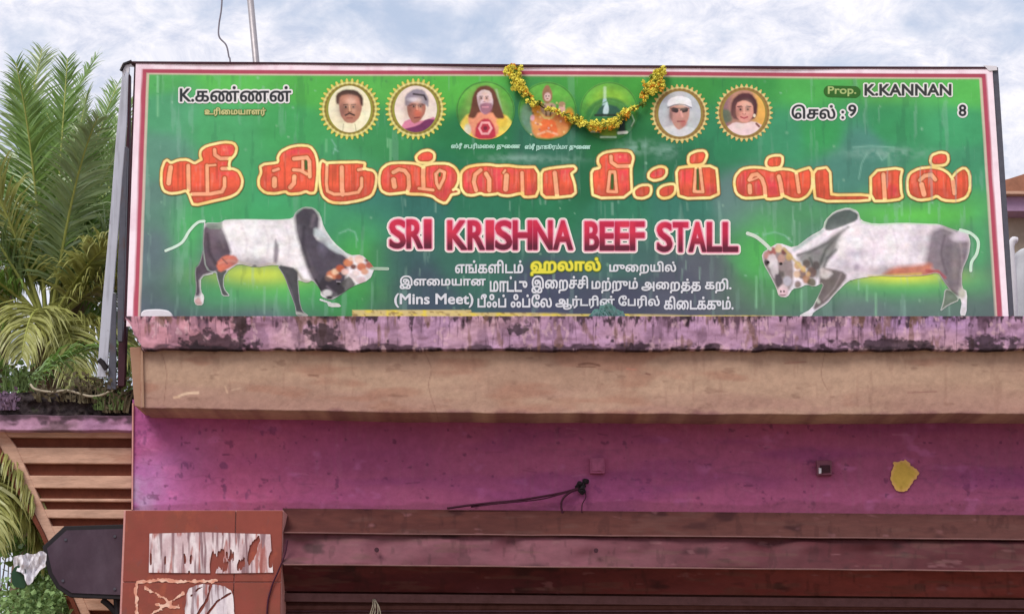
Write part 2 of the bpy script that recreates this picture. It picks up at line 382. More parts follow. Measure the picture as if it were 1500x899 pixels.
rl = (vnoise(g, 40, 20, 3, 6)-0.5)*0.03
edge = (vnoise(g, 28, 50, 3, 8)-0.5)*5*np.clip((depth-0.8)*5, 0, 1)
g2 = G(183, 463, XR, 512, 0.9); g2.Y = g.Y+edge
g2.X = g.X+np.clip(1-(g.X-183)/24, 0, 1)*np.clip(depth*26+(vnoise(g, 12, 9, 2, 12)-0.5)*7, 0, 30)
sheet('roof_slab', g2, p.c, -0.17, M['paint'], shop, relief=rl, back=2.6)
# beige beam below the slab
mb = MB(); X0 = 206
gb = G(X0, 506, XR, 602, 0.6)
gbY = gb.Y+np.clip((gb.Y-506)/96, 0, 1)*(np.interp(gb.X, [200, 330, 560, 1100, 1500, 1720], [-5, -3, 2, 5, 4, 4])+(vnoise(gb, 60, 60, 3, 31)-.5)*3)
gq = G(X0, 506, XR, 602, 0.6); gq.Y = gbY
pbm = Paint(gq, (172, 140, 121)); tb = (gb.Y-506)/96
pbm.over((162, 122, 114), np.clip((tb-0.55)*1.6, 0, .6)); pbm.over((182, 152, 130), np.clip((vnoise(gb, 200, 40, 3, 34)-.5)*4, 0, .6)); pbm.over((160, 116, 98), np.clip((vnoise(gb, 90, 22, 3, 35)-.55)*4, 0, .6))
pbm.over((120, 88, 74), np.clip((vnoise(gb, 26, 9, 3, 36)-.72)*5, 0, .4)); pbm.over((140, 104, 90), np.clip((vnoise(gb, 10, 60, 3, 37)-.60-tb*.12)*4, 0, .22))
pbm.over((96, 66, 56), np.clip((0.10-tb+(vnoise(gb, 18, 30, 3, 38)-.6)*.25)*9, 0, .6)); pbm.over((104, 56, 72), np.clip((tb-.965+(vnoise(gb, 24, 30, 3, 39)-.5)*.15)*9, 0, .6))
for q, ww, cc in (([(262, 580), (274, 576), (290, 575)], 3.5, (226, 196, 168)), ([(255, 582), (262, 581)], 3, (214, 180, 150)), ([(848, 534), (862, 532), (878, 535)], 3, (112, 78, 66)), ([(845, 537), (872, 537)], 1.6, (120, 84, 70)), ([(452, 549), (466, 550)], 2.4, (130, 96, 80)), ([(918, 540), (932, 541)], 2, (190, 130, 112)), ([(946, 547), (952, 548)], 2.4, (120, 80, 70)), ([(238, 520), (244, 548), (240, 590)], .9, (130, 96, 82)),
                   ([(620, 512), (632, 540), (628, 566), (640, 606)], .9, (134, 100, 86)), ([(1210, 510), (1203, 548), (1212, 570)], .9, (134, 100, 86)), ([(1330, 575), (1372, 573)], 2.2, (140, 102, 92)), ([(1150, 532), (1180, 530)], 2.4, (150, 110, 96)), ([(340, 571), (352, 568)], 2, (200, 168, 146)), ([(330, 566), (333, 575)], 2, (206, 172, 146))):
    pbm.line(q, ww, cc, 1.6, .8, sm=True)
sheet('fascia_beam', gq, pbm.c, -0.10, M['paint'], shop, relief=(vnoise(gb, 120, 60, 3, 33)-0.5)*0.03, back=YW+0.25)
mb.prism([(190, 508), (206, 508), (207, 597), (197, 594), (194, 560)], -0.055, YW+0.25); mb.build('beam_end', M['beam'], shop, bevel=0.006)
MB().prism([(206, 507), (209, 507), (211, 596), (208, 596)], -0.125, -0.10).build('beam_corner_fillet', M['beam'], shop)
# magenta wall
g = G(194, 585, XR, 770, 0.7)
p = Paint(g, (182, 96, 136))
p.over((176, 112, 172), np.clip((340-g.X)/130, 0, 0.9)*0.9); p.over((178, 160, 190), np.clip((g.Y-640)/90, 0, 1)*np.clip((250-g.X)/60, 0, 1)*np.clip(vnoise(g, 26, 26, 3, 77)*3-1, 0, .9))  # left end painted paler, as lit from its open side
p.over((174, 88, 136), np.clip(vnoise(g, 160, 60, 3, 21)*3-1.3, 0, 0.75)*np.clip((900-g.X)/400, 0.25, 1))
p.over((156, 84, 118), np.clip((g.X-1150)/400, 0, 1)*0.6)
p.over((205, 120, 175), np.clip((vnoise(g, 30, 20, 3, 22)-0.66)*4, 0, 0.5))
p.over((95, 48, 82), np.clip((vnoise(g, 12, 9, 3, 23)-0.74)*9, 0, 0.55)); p.over((90, 55, 95), np.clip((vnoise(g, 9, 16, 3, 27)-0.70)*8, 0, 0.5)*(g.X < 420))
p.over((150, 72, 130), np.clip((vnoise(g, 220, 40, 3, 24)-0.5)*3, 0, 0.5))
for q in range(40):
    x_, y_ = rng.uniform(210, 1500), rng.uniform(615, 740); l_ = rng.uniform(4, 26); p.line([(x_, y_), (x_+l_, y_+rng.uniform(-3, 3))], rng.uniform(.8, 2), (200, 130, 165) if q % 2 else (92, 44, 72), 1.6, rng.uniform(.2, .55))
p.c *= (0.78+0.22*np.clip((560-g.X)/300, 0, 1))[..., None]  # fall-off of light away from the left end, put into the colour
p.over((120, 70, 100), 0.3*np.clip(1-np.abs(vnoise(g, 70, 26, 3, 91)-0.5)*28, 0, 1)*(vnoise(g, 120, 60, 2, 92) > 0.52))
p.over((150, 120, 130), np.clip((vnoise(g, 5, 50, 3, 93)-0.66)*6, 0, .10)*(vnoise(g, 90, 90, 2, 94)))
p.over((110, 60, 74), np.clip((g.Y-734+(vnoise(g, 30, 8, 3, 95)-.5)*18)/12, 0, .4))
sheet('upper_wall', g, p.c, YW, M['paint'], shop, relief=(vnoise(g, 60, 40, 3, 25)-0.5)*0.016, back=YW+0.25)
MB().prism([(193.5, 590), (195.5, 590), (194.5, 746), (192.5, 746)], YW-0.012, YW).build('wall_corner_edge', M['grout'], shop)
# side and rear walls so that the block is closed
a = P(195, 600, YW); b = P(XR, 600, YW)
zt = P(195, 470, YW).z
mb = MB(); mb.box((a.x, YW+0.25, 0), (a.x+0.2, 6.0, zt)); mb.box((b.x-0.2, YW+0.25, 0), (b.x, 6.0, zt)); mb.box((a.x+0.2, 5.8, 0), (b.x-0.2, 6.0, zt))
mb.build('side_wall', M['mauve'], shop)
# yellow bare patch
g = G(1296, 666, 1354, 726, 1.0)
F = poly_sdf(g, [(1303, 697), (1309, 684), (1308, 675), (1320, 676), (1327, 672), (1333, 680), (1341, 685), (1348, 694), (1340, 702), (1334, 712), (1328, 719), (1314, 719), (1308, 708)], 1)+(vnoise(g, 6, 6, 2, 3)-0.5)*5
p = Paint(g, (206, 172, 80)); p.over((228, 178, 110), np.clip((F+5)/4, 0, 1)*0.8); p.over((170, 130, 60), np.clip((vnoise(g, 12, 12, 2, 8)-0.6)*4, 0, 0.6))
sheet('bare_plaster_patch', g, p.c, YW-0.012, M['paint'], shop, F=F)['label'] = 'yellow ragged patch where the magenta paint has come off'
# pillar with tiles
pil = link('pillar', bpy.data.meshes.new('pillar'), M['grout'], shop)
YP = -0.08
def ztop(py, Y): return P(750, py, Y).z
x0 = P(184, 745, YP).x; x1 = P(346, 745, YP).x; x2 = P(415, 745, YP).x
zt = ztop(747, YP); mb = MB(); mb.box((x0-0.012, YP+0.004, 0), (x2, YW+0.2, zt)); mb.build('core', M['grout'], pil)
hrow = zt-ztop(852, YP); z = zt; r_ = 0
while z > 0.02:
    zb = max(z-hrow, 0)
    for xa, xb in ((x0, x1), (x1, x2)):
        mb = MB(); dj = random.uniform(0, 0.003); mb.box((xa+0.003, YP-0.010-dj, zb+0.003), (xb-0.003, YP+0.002, z-0.003))
        mb.build('tile', M['tile'], pil, bevel=0.002)
    z = zb; r_ += 1
# shutter hood: three bent sheets
dents = [(1118, 797, 26, 14, .05), (745, 800, 18, 20, .04), (1265, 812, 50, 16, .05), (1400, 846, 50, 18, .07), (440, 800, 22, 16, .04), (560, 800, 26, 12, .03), (1030, 815, 60, 12, -.02), (1180, 800, 22, 10, -.03)]
def hood(name, ya, yb, base, top_pr, bot_pr, seed, cols):
    g = G(414, ya, XR, yb, 0.6)
    g.Y += np.interp(g.X, [414, 1100, 1500, 1720], [-3, 3, 7, 8])
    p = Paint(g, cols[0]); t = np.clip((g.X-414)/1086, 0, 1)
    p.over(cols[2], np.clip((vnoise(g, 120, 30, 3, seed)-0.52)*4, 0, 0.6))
    p.over(cols[1], np.clip((t-0.35)*2.2, 0, 0.9))  # left-to-right change of tone imitates the metal's reflections, painted into the colour
    p.over((52, 26, 30), np.clip((vnoise(g, 50, 22, 3, seed+1)-0.66)*6, 0, 0.7))
    p.over((165, 130, 130), np.clip((vnoise(g, 26, 8, 3, seed+5)-0.74)*6, 0, 0.5))
    p.over((120, 96, 84), np.clip((vnoise(g, 60, 8, 3, seed+9)-.6)*5, 0, .4)); p.over((60, 34, 32), np.clip((vnoise(g, 9, 24, 3, seed+8)-.66)*5, 0, .3)); p.c *= np.array([.56, .40, .44])
    s = (g.Y-g.Y.min(0))/(yb-ya)
    rel = top_pr+(bot_pr-top_pr)*s+((vnoise(g, 150, 60, 3, seed+2)-0.5)*0.07+(vnoise(g, 40, 34, 2, seed+3)-0.5)*0.035+sum(-dd*np.exp(-((g.X-xx)/rx_)**2-((g.Y-yy_)/ry_)**2) for xx, yy_, rx_, ry_, dd in dents))*np.sin(np.pi*np.clip(s, 0, 1))**.6
    return sheet(name, g, p.c, base, M['hood'], shop, relief=rel)
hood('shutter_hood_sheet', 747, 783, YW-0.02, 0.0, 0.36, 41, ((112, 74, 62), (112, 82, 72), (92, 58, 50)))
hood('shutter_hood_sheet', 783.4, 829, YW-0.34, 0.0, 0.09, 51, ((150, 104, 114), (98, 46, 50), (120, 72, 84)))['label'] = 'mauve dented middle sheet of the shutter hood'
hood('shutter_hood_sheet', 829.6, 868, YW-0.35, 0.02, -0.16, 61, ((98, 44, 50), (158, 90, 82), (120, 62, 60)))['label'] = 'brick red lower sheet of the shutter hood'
for yy, Yp, th in ((783, YW-0.375, 0.009), (829.3, YW-0.44, 0.010)):
    pts = [P(x, yy+np.interp(x, [414, 1100, 1500, 1720], [-3, 3, 7, 8])+random.uniform(-.4, .4), Yp) for x in range(416, XR, 60)]
    MB().tube(pts, th*0.55, 5).build('hood_lip', mat('worn_metal_edge', lin((122, 88, 86)), 0.6, metallic=0.0, grain=0.3, gscale=6), shop, smooth=True)
# dents and bolts on the hood
for bx, by in ((873, 806), (552, 805)):
    c = P(bx, by, YW-0.43); MB().tube([c, c+Vector((0, -0.02, 0))], 0.016, 8).build('bolt', M['darkmaroon'], shop)
# rolling shutter, slat by slat
ya = YW-0.08; zt = ztop(862, ya); xl = P(416, 745, ya).x; xr = P(XR, 745, ya).x
shut = tag(link('rolling_shutter', bpy.data.meshes.new('rolling_shutter'), None, shop))
sm = bpy.data.meshes.new('slat'); prof = [(0, 0), (-0.012, 0.012), (-0.018, 0.035), (-0.012, 0.058), (0, 0.068), (0.004, 0.074)]
vs = [(x, y, z) for x in (xl, xr) for y, z in prof]; k = len(prof)
sm.from_pydata(vs, [], [(i, k+i, k+i+1, i+1) for i in range(k-1)]); sm.materials.append(M['shutter'])
z = zt
while z > 0.03:
    z -= 0.075; o = bpy.data.objects.new('slat', sm); COL.objects.link(o); o.parent = shut; o.location = (-shop.location.x, ya, z)
# lower drum plate in the shade under the hood
MB().prism([(416, 868), (XR, 880), (XR, 892), (416, 880)], YW-0.19, YW-0.14).build('shutter_guide_plate', M['shutter'], shop)

# ------------------------------------------------------------------ louvred wing at the left
YL = 0.45
wing = empty('louvred_wing', (P(100, 745, YL).x, YL, 0), 'peach plastered wing with raked edge and horizontal louvre slots left of the magenta wall', 'wing wall')
MB().prism([(0, 628), (194, 628), (194, 960), (128, 960), (6, 645)], YL+0.05, YL+0.3).build('back_panel', M['slot'], wing)
def lx(y): return np.interp(y, [628, 650, 780, 899, 960], [-6, 6, 66, 118, 146])
rows = [(626, 640), (655, 678), (696, 714), (729.5, 733.5), (745.5, 758), (770, 792), (806, 826), (840, 862), (876, 893), (906, 925)]
for a, b in rows:
    MB().prism([(lx(a)+3, a), (193, a+0.5), (193, b+1), (lx(b)+8, b)], YL, YL+0.05).build('louvre_slat', M['peach'], wing, bevel=0.005)
MB().prism([(-10, 626), (lx(626)+9, 626), (lx(655)+16, 655), (lx(780)+14, 780), (lx(899)+14, 899), (lx(960)+14, 960), (lx(960), 960), (lx(899), 899), (lx(780)-1, 780), (-2, 650)], YL-0.006, YL+0.05).build('raked_rib', M['peach'], wing, bevel=0.006)
MB().prism([(-12, 640), (-3, 650), (lx(780)-2, 780), (lx(899)-1, 899), (lx(960)-1, 960), (lx(960)-8, 960), (lx(899)-7, 899), (lx(780)-8, 780), (-12, 654)], YL-0.03, YL+0.14).build('dark_edge', M['slot'], wing)
# ledge and mossy parapet of the wing
g = G(-160, 608, 194, 630, 0.6)
p = Paint(g, (176, 134, 160)); p.over((112, 88, 96), np.clip((vnoise(g, 30, 14, 3, 71)-0.42)*4, 0, 0.85)); p.over((70, 50, 58), np.clip((vnoise(g, 30, 14, 3, 72)-0.52-(g.Y-612)/50)*8, 0, 0.85)*(g.X < 130))
p.over((178, 128, 168), np.clip((g.X-112)/15, 0, 1)*0.6); p.over((70, 54, 62), np.clip((0.45-(g.Y-608)/22+(vnoise(g, 14, 12, 3, 78)-.5)*1.2)*3, 0, .85))
gg = G(-160, 608, 194, 630, 0.6); gg.Y = g.Y+(vnoise(g, 40, 30, 3, 73)-.5)*3
sheet('ledge', gg, p.c, YL-0.10, M['paint'], wing, relief=(vnoise(g, 30, 14, 3, 74)-0.5)*0.03, back=1.6)
g = G(-160, 572, 192, 614, 0.6)
gg = G(-160, 572, 192, 614, 0.6); gg.Y = g.Y+(vnoise(g, 30, 60, 3, 75)-.5)*9*np.clip(1-(g.Y-572)/20, 0, 1)
sheet('mildewed_parapet', gg, np.zeros((*g.shape, 3)), YL-0.03, M['moss'], wing, relief=(vnoise(g, 14, 12, 3, 76)-0.5)*0.10, back=0.9)

# octagonal board
YO = 0.05
ob = empty('octagonal_board', P(120, 820, YO), 'dark purple octagonal hanging board with black rim at the left of the red pillar', 'sign board')
oc = [(62, 800), (94, 770), (196, 767), (196, 878), (102, 874), (83, 861), (71, 841), (66, 820)]
cx, cy = 130, 822
MB().prism(oc, YO-0.02, YO+0.03).build('rim', M['black'], ob, bevel=0.004)
MB().prism([(cx+(x-cx)*0.90, cy+(y-cy)*0.88) for x, y in oc], YO-0.028, YO-0.02).build('face', M['octa'], ob)
for bx_, by_ in ((96, 790), (92, 850), (168, 785), (168, 862)): MB().tube([P(bx_, by_, YO-0.026), P(bx_, by_, YO-0.036)], 0.010, 8).build('bolt', M['dgrey'], ob)
MB().tube(curve_pts([P(150, 878, 0.1), P(162, 888, 0.1), P(176, 905, 0.12)], 5), 0.022, 6).tube([P(172, 875, 0.1), P(176, 930, 0.12)], 0.03, 6).build('bracket', M['black'], ob)

# ================================================================== SIGNBOARD
sign = empty('signboard', P(830, 465, 0), 'long green printed butcher stall signboard with a red title, two bulls and seven round portraits', 'signboard')
def ex(y, top, bot): return top+(bot-top)*(np.asarray(y, float)-93)/(465-93)
L0 = lambda y: ex(y, 199, 185.5); R0 = lambda y: ex(y, 1453, 1477.5)
# background print
gB = G(180, 90, 1486, 478, 0.5)
U = np.clip((gB.X-L0(gB.Y))/(R0(gB.Y)-L0(gB.Y)), -0.01, 1.01)
# warp grid so that its borders follow the board
gw = G(0, 0, 1, 1, 10)
nx, ny = 660, 200
class W_: pass
gs = W_(); gs.shape = (ny, nx); tu = np.linspace(0, 1, nx); tv = np.linspace(0, 1, ny)
TU, TV = np.meshgrid(tu, tv)
topy = lambda u: 92.5+7*u+1.2*np.sin(u*9)*0.5; boty = lambda u: 478
gs.Y = topy(TU)*(1-TV)+478*TV; gs.X = L0(gs.Y)*(1-TU)+R0(gs.Y)*TU; gs.x = gs.X[0]; gs.y = gs.Y[:, 0]; gs.h = 1.95
gn = G(180, 80, 1490, 490, 1.0)
def vn(sx, sy, o, seed):   # noise sampled on the warped grid
    f = vnoise(gn, sx, sy, o, seed)
    ix = np.clip(((gs.X-180)).astype(int), 0, gn.shape[1]-1); iy = np.clip((gs.Y-80).astype(int), 0, gn.shape[0]-1)
    return f[iy, ix]
ctrl = [(230, 115, (88, 178, 98)), (340, 112, (92, 190, 88)), (450, 125, (85, 180, 80)), (240, 160, (84, 165, 118)), (330, 190, (78, 170, 108)), (430, 185, (70, 165, 95)),
        (560, 112, (88, 178, 80)), (660, 115, (90, 185, 75)), (560, 200, (60, 145, 85)), (700, 200, (38, 120, 72)), (900, 115, (72, 160, 65)), (900, 205, (36, 112, 62)), (800, 210, (50, 112, 88)),
        (1000, 115, (62, 148, 70)), (1100, 118, (62, 150, 75)), (1060, 205, (52, 135, 92)), (1150, 200, (66, 150, 108)), (1180, 120, (80, 175, 85)), (1300, 112, (92, 178, 85)), (1420, 125, (92, 190, 90)),
        (1200, 195, (62, 160, 92)), (1300, 190, (60, 150, 95)), (1410, 190, (70, 165, 110)), (1425, 240, (70, 150, 110)), (230, 230, (96, 150, 128)), (230, 300, (96, 132, 122)), (225, 380, (98, 118, 124)), (225, 450, (88, 98, 110)),
        (330, 290, (75, 165, 105)), (400, 300, (70, 168, 110)), (450, 290, (72, 160, 105)), (380, 440, (92, 100, 116)), (300, 440, (88, 104, 112)), (440, 445, (80, 120, 105)), (520, 330, (66, 140, 110)), (540, 300, (60, 125, 110)),
        (620, 300, (52, 110, 100)), (700, 305, (44, 118, 88)), (800, 305, (44, 122, 84)), (900, 308, (52, 125, 95)), (1000, 305, (60, 122, 105)), (560, 390, (62, 95, 98)), (600, 430, (66, 78, 98)), (700, 380, (60, 110, 95)), (800, 430, (72, 78, 100)),
        (900, 380, (70, 108, 102)), (900, 440, (76, 80, 100)), (1000, 430, (84, 88, 104)), (1050, 400, (92, 96, 108)), (1085, 440, (94, 104, 108)), (1100, 380, (80, 138, 100)), (1140, 310, (92, 132, 118)), (1090, 290, (100, 130, 128)),
        (1270, 210, (80, 140, 125)), (1240, 250, (80, 138, 122)), (1180, 445, (95, 118, 112)), (1280, 445, (104, 122, 122)), (1400, 440, (100, 125, 115)), (1440, 340, (88, 135, 108)), (1430, 440, (96, 112, 112)), (1300, 310, (85, 155, 100)), (1400, 310, (85, 165, 95)),
        (1300, 430, (98, 128, 118)), (560, 450, (70, 98, 90)), (510, 440, (66, 130, 80)), (650, 260, (40, 118, 80)), (1000, 250, (44, 112, 78)), (860, 270, (36, 105, 70)), (500, 250, (70, 155, 100))]
num = np.zeros((ny, nx, 3)); den = np.zeros((ny, nx))
for x, y, c in ctrl:
    wt = 1/(((gs.X-x)**2+(1.3*(gs.Y-y))**2)/900+0.35)**2.7
    num += wt[..., None]*lin(c); den += wt
pb = Paint(gs, (60, 130, 90)); pb.c = num/den[..., None]
# green glows around the bulls, yellow glow under the bellies
for x, y, rx, ry, c, a in ((410, 422, 115, 26, (92, 196, 96), 0.85), (375, 402, 66, 15, (206, 226, 84), 1.0), (320, 430, 50, 28, (70, 160, 100), .5), (275, 345, 24, 60, (80, 190, 100), .75), (390, 312, 120, 16, (66, 165, 100), .5),
                           (520, 375, 42, 48, (76, 180, 76), .7), (490, 440, 60, 20, (60, 150, 85), .6), (470, 300, 30, 30, (66, 150, 105), 0.5),
                           (1330, 415, 110, 20, (92, 196, 100), .8), (1320, 404, 66, 11, (222, 232, 84), 1.0), (1122, 370, 44, 62, (86, 190, 84), .75), (1180, 310, 40, 30, (75, 160, 90), .5), (1340, 315, 90, 16, (104, 206, 84), .8), (1435, 350, 14, 60, (80, 190, 110), .5), (1160, 430, 60, 25, (78, 150, 90), .5)):
    pb.glow(x, y, rx, ry, c, a)
# faded drips, splashes and stains
pb.c *= (0.90+0.2*vn(26, 22, 3, 101))[..., None]
pb.over((150, 190, 175), np.clip((vn(9, 90, 3, 102)-0.68)*5, 0, 0.24)*(0.3+vn(150, 80, 2, 103)))
pb.over((40, 80, 70), np.clip((vn(9, 70, 3, 112)-0.68)*5, 0, 0.2))
rr = random.Random(5)
for k in range(46):
    x = rr.choice([rr.uniform(1100, 1440), rr.uniform(560, 1060), rr.uniform(215, 1440)]); y = rr.uniform(280, 440); ln = rr.uniform(12, 60)
    if 566 < x < 1090 and y < 440: y = rr.choice([rr.uniform(285, 300), rr.uniform(375, 430)]); ln = rr.uniform(6, 18)
    pb.line([(x, y), (x+rr.uniform(-1, 1), y+ln)], rr.uniform(1.5, 2.6), (165, 205, 185), 2, rr.uniform(0.15, 0.45))
for x, y, y2, a in ((231, 112, 135, .75), (231, 140, 170, .5), (572, 205, 240, .5), (568, 204, 215, .5), (478, 205, 222, .4), (1108, 405, 450, .5), (1133, 425, 462, .5), (1174, 425, 455, .4), (1361, 290, 312, .6), (1321, 295, 315, .5), (1283, 430, 462, .5), (1270, 418, 440, .4), (1302, 225, 300, .35), (241, 240, 300, .2)):
    pb.line([(x, y), (x, y2)], 2.6, (150, 215, 165), 2.5, a)
for k in range(150):
    x, y = rr.uniform(215, 1440), rr.uniform(110, 455); r = rr.uniform(0.8, 2.2)
    pb.dot(x, y, r, r*rr.uniform(.7, 1.4), rr.choice([(170, 210, 180), (150, 200, 170), (60, 80, 80)]), 1.5, rr.uniform(.2, .6))
for pts in (((490, 218), (495, 222)), ((486, 205), (492, 215), (488, 225)), ((1270, 225), (1262, 240), (1258, 262)), ((1285, 222), (1292, 235), (1300, 228)), ((1250, 216), (1275, 214), (1310, 216)), ((1215, 330), (1216, 326)),
            ((497, 342), (510, 336), (520, 340), (524, 352)), ((1095, 345), (1110, 342)), ((1118, 344), (1135, 340), (1150, 345), (1160, 355))):
    pb.line(list(pts), 2.0, (150, 205, 185), 2, 0.45)
for cx, cy, rx, ry in ((935, 216, 26, 10), (760, 232, 50, 6), (820, 234, 30, 5), (975, 222, 16, 10), (1300, 224, 60, 8)):
    pb.over((140, 180, 165), 0.7*np.exp(-((gs.X-cx)/rx)**2-((gs.Y-cy)/ry)**2)*np.clip(vn(9, 6, 3, cx)*2.4-0.6, 0, 1))
# border stripes
dl = gs.X-L0(gs.Y); dr = R0(gs.Y)-gs.X; dt = gs.Y-(topy(TU)+1.0)
dt2 = dt*1.25
dm = np.minimum(np.minimum(dl, dr), dt2)
wob = (vn(60, 60, 2, 120)-0.5)*1.2
pb.over((176, 148, 130), np.clip(1-np.abs(dm+wob-18.5)/2.6, 0, 1)*0.55*(gs.Y < 160))
pb.over((228, 205, 190), np.clip(1.9-np.abs(dm+wob*.6-18.2), 0, 1)*0.8)
pb.over((180, 78, 98), np.clip(0.5-(dm+wob-16.4)/1.2, 0, 1))
pb.over((150, 52, 66), np.clip(0.5-(dm+wob-16.4)/1.2, 0, 1)*np.clip(1-dt2/20, 0, 1)*0.7)
pb.over((250, 232, 242), np.clip(0.5-(dm+wob-9.4)/1.2, 0, 1))
pb.over((232, 196, 212), np.clip(0.5-(dm+wob-9.4)/1.2, 0, 1)*np.clip(vn(14, 40, 2, 121)*3-1.6, 0, 0.5))
# bottom tape
tp = np.clip(0.5-(np.abs(gs.Y-461.5)-7.3)/1.0, 0, 1)*((gs.X > 515) & (gs.X < 1160))
tpa = np.where(gs.X > 690, np.clip(0.5-(457.5+(gs.X-690)*0.012-gs.Y)/1.0, 0, 1), 1)
pb.over((212, 192, 130), tp*tpa)
pb.over((230, 208, 60), tp*tpa*np.clip(vn(9, 5, 2, 131)*4-2.0, 0, 1)*0.8); pb.over((120, 88, 50), tp*tpa*np.clip(vn(6, 4, 2, 132)*5-3.0, 0, 1)*0.7)
KB = 1.0
sheet('printed_sheet', gs, pb.c, 0.0, M['print'], sign, K=KB, relief=wave(gs.X, gs.Y))

# --- lettering of the Tamil title
def glyph(name, W, polys, cuts, green=(), hl=()):
    o, s = W[:2], W[2]
    T = lambda pts: [(o[0]+x/s, o[1]+y/s) for x, y in pts]
    polys = [T(p) for p in polys]; cuts = [(T(p), w) for p, w in cuts]; green = [(T(p), w) for p, w in green]; hl = [(T(p), w) for p, w in hl]
    return polys, cuts, green, hl
A = (225, 200, 8.173); A2 = (370, 200, 8.173); A3 = (460, 200, 8.173); A4 = (550, 200, 8.173); A5 = (660, 200, 7.5); A6 = (855, 200, 7.143); A7 = (1065, 200, 8.173); A8 = (1190, 200, 6.25)
words = {}
words[0] = [glyph('', A, [[(150, 290), (205, 335), (300, 295), (400, 290), (490, 340), (560, 300), (592, 285), (570, 220), (578, 170), (640, 125), (840, 82), (950, 92), (980, 140), (965, 210), (900, 275), (887, 345), (905, 400), (950, 402), (1010, 430), (1050, 520), (1040, 600), (990, 670), (900, 715), (700, 760), (485, 810), (455, 740), (440, 690), (395, 630), (300, 660), (200, 668), (130, 640), (105, 560), (110, 400)]],
    [([(205, 370), (190, 460), (180, 560)], 6.5), ([(415, 350), (420, 640)], 5.5), ([(640, 350), (645, 665)], 5), ([(460, 690), (680, 688), (820, 660), (850, 600), (850, 500)], 5), ([(650, 350), (740, 342)], 3), ([(730, 160), (735, 220), (800, 265), (940, 262)], 5), ([(820, 385), (915, 385)], 5)], hl=[([(845, 160)], 4)])]
words[1] = [glyph('', A2, [[(105, 350), (300, 330), (322, 300), (315, 250), (350, 190), (450, 140), (560, 120), (680, 130), (735, 200), (760, 290), (765, 420), (752, 560), (740, 660), (690, 665), (640, 640), (560, 668), (440, 675), (400, 640), (280, 668), (160, 662), (90, 600), (85, 510), (120, 440)]],
    [([(495, 268), (650, 252), (680, 300), (685, 480)], 5.5), ([(490, 400), (570, 405), (650, 450)], 4.5), ([(600, 300), (600, 400)], 4), ([(250, 410), (310, 390)], 4), ([(262, 510), (262, 590)], 7), ([(500, 480), (495, 560), (450, 610)], 6)], green=[([(638, 300), (642, 385)], 4.5)]),
    glyph('', A3, [[(92, 300), (150, 335), (200, 328), (596, 320), (585, 375), (620, 408), (700, 420), (735, 470), (722, 600), (680, 700), (560, 748), (350, 785), (200, 772), (110, 700), (82, 560), (78, 420)]],
    [([(155, 345), (147, 560), (160, 655), (240, 692), (400, 690), (530, 668), (570, 600), (570, 500)], 4.3), ([(332, 370), (335, 650)], 6), ([(340, 650), (342, 695)], 6), ([(530, 400), (600, 388)], 4)]),
    glyph('', A4, [[(60, 480), (80, 400), (160, 338), (300, 328), (480, 338), (560, 375), (600, 360), (700, 338), (860, 338), (940, 380), (982, 450), (978, 540), (950, 600), (925, 635), (985, 650), (985, 668), (900, 682), (870, 740), (832, 788), (750, 752), (690, 700), (560, 675), (390, 672), (370, 652), (250, 668), (150, 676), (80, 640), (60, 560)],
                   [(500, 240), (560, 190), (640, 178), (692, 210), (690, 270), (650, 300), (540, 302), (505, 280)]],
    [([(215, 430), (280, 395), (350, 410), (395, 470), (402, 600), (380, 670)], 5.5), ([(215, 520), (228, 600)], 7), ([(575, 340), (570, 480), (575, 600)], 6), ([(520, 622), (690, 642)], 4), ([(770, 405), (828, 430), (820, 500), (762, 620), (732, 560), (722, 450), (770, 405)], 4.2), ([(930, 640), (975, 610)], 4)], green=[([(770, 445), (768, 470)], 3.5)]),
    glyph('', A5, [[(125, 480), (130, 400), (190, 348), (300, 328), (420, 322), (520, 338), (620, 332), (760, 352), (955, 350), (955, 640), (822, 655), (790, 620), (760, 610), (640, 640), (560, 632), (520, 610), (490, 620), (380, 630), (330, 608), (240, 635), (170, 625), (130, 570)],
                   [(1012, 385), (1100, 362), (1345, 335), (1368, 360), (1325, 392), (1312, 410), (1350, 520), (1362, 635), (1180, 655), (1015, 655), (1010, 500)]],
    [([(330, 370), (270, 420), (255, 500), (280, 590)], 5.5), ([(390, 410), (425, 470), (425, 590)], 6), ([(615, 430), (605, 580)], 7), ([(600, 372), (580, 400)], 3), ([(785, 400), (792, 640)], 5), ([(1145, 400), (1170, 650)], 6)])]
words[2] = [glyph('', A6, [[(95, 360), (175, 340), (185, 310), (160, 270), (165, 220), (220, 180), (350, 160), (480, 165), (510, 220), (490, 300), (480, 340), (492, 622), (110, 632), (95, 480)],
                   [(540, 560), (600, 522), (690, 520), (695, 570), (680, 610), (620, 635), (550, 628), (535, 590)], [(790, 560), (830, 527), (900, 510), (948, 512), (945, 580), (900, 622), (830, 635), (790, 610)],
                   [(690, 390), (730, 350), (800, 325), (855, 340), (855, 390), (820, 430), (740, 450), (690, 430)],
                   [(982, 345), (1090, 328), (1375, 320), (1390, 460), (1400, 625), (1010, 637), (990, 500)], [(1105, 260), (1110, 200), (1180, 165), (1260, 160), (1280, 200), (1250, 270), (1210, 285), (1120, 290)]],
    [([(275, 370), (252, 575), (345, 580), (325, 370), (275, 370)], 4.2), ([(285, 210), (290, 270), (350, 312), (490, 310)], 5), ([(1175, 330), (1155, 575), (1248, 580), (1218, 330)], 4.2)], green=[([(300, 410), (298, 540)], 4.5), ([(1192, 350), (1197, 550)], 3.8)], hl=[([(380, 215)], 4)])]
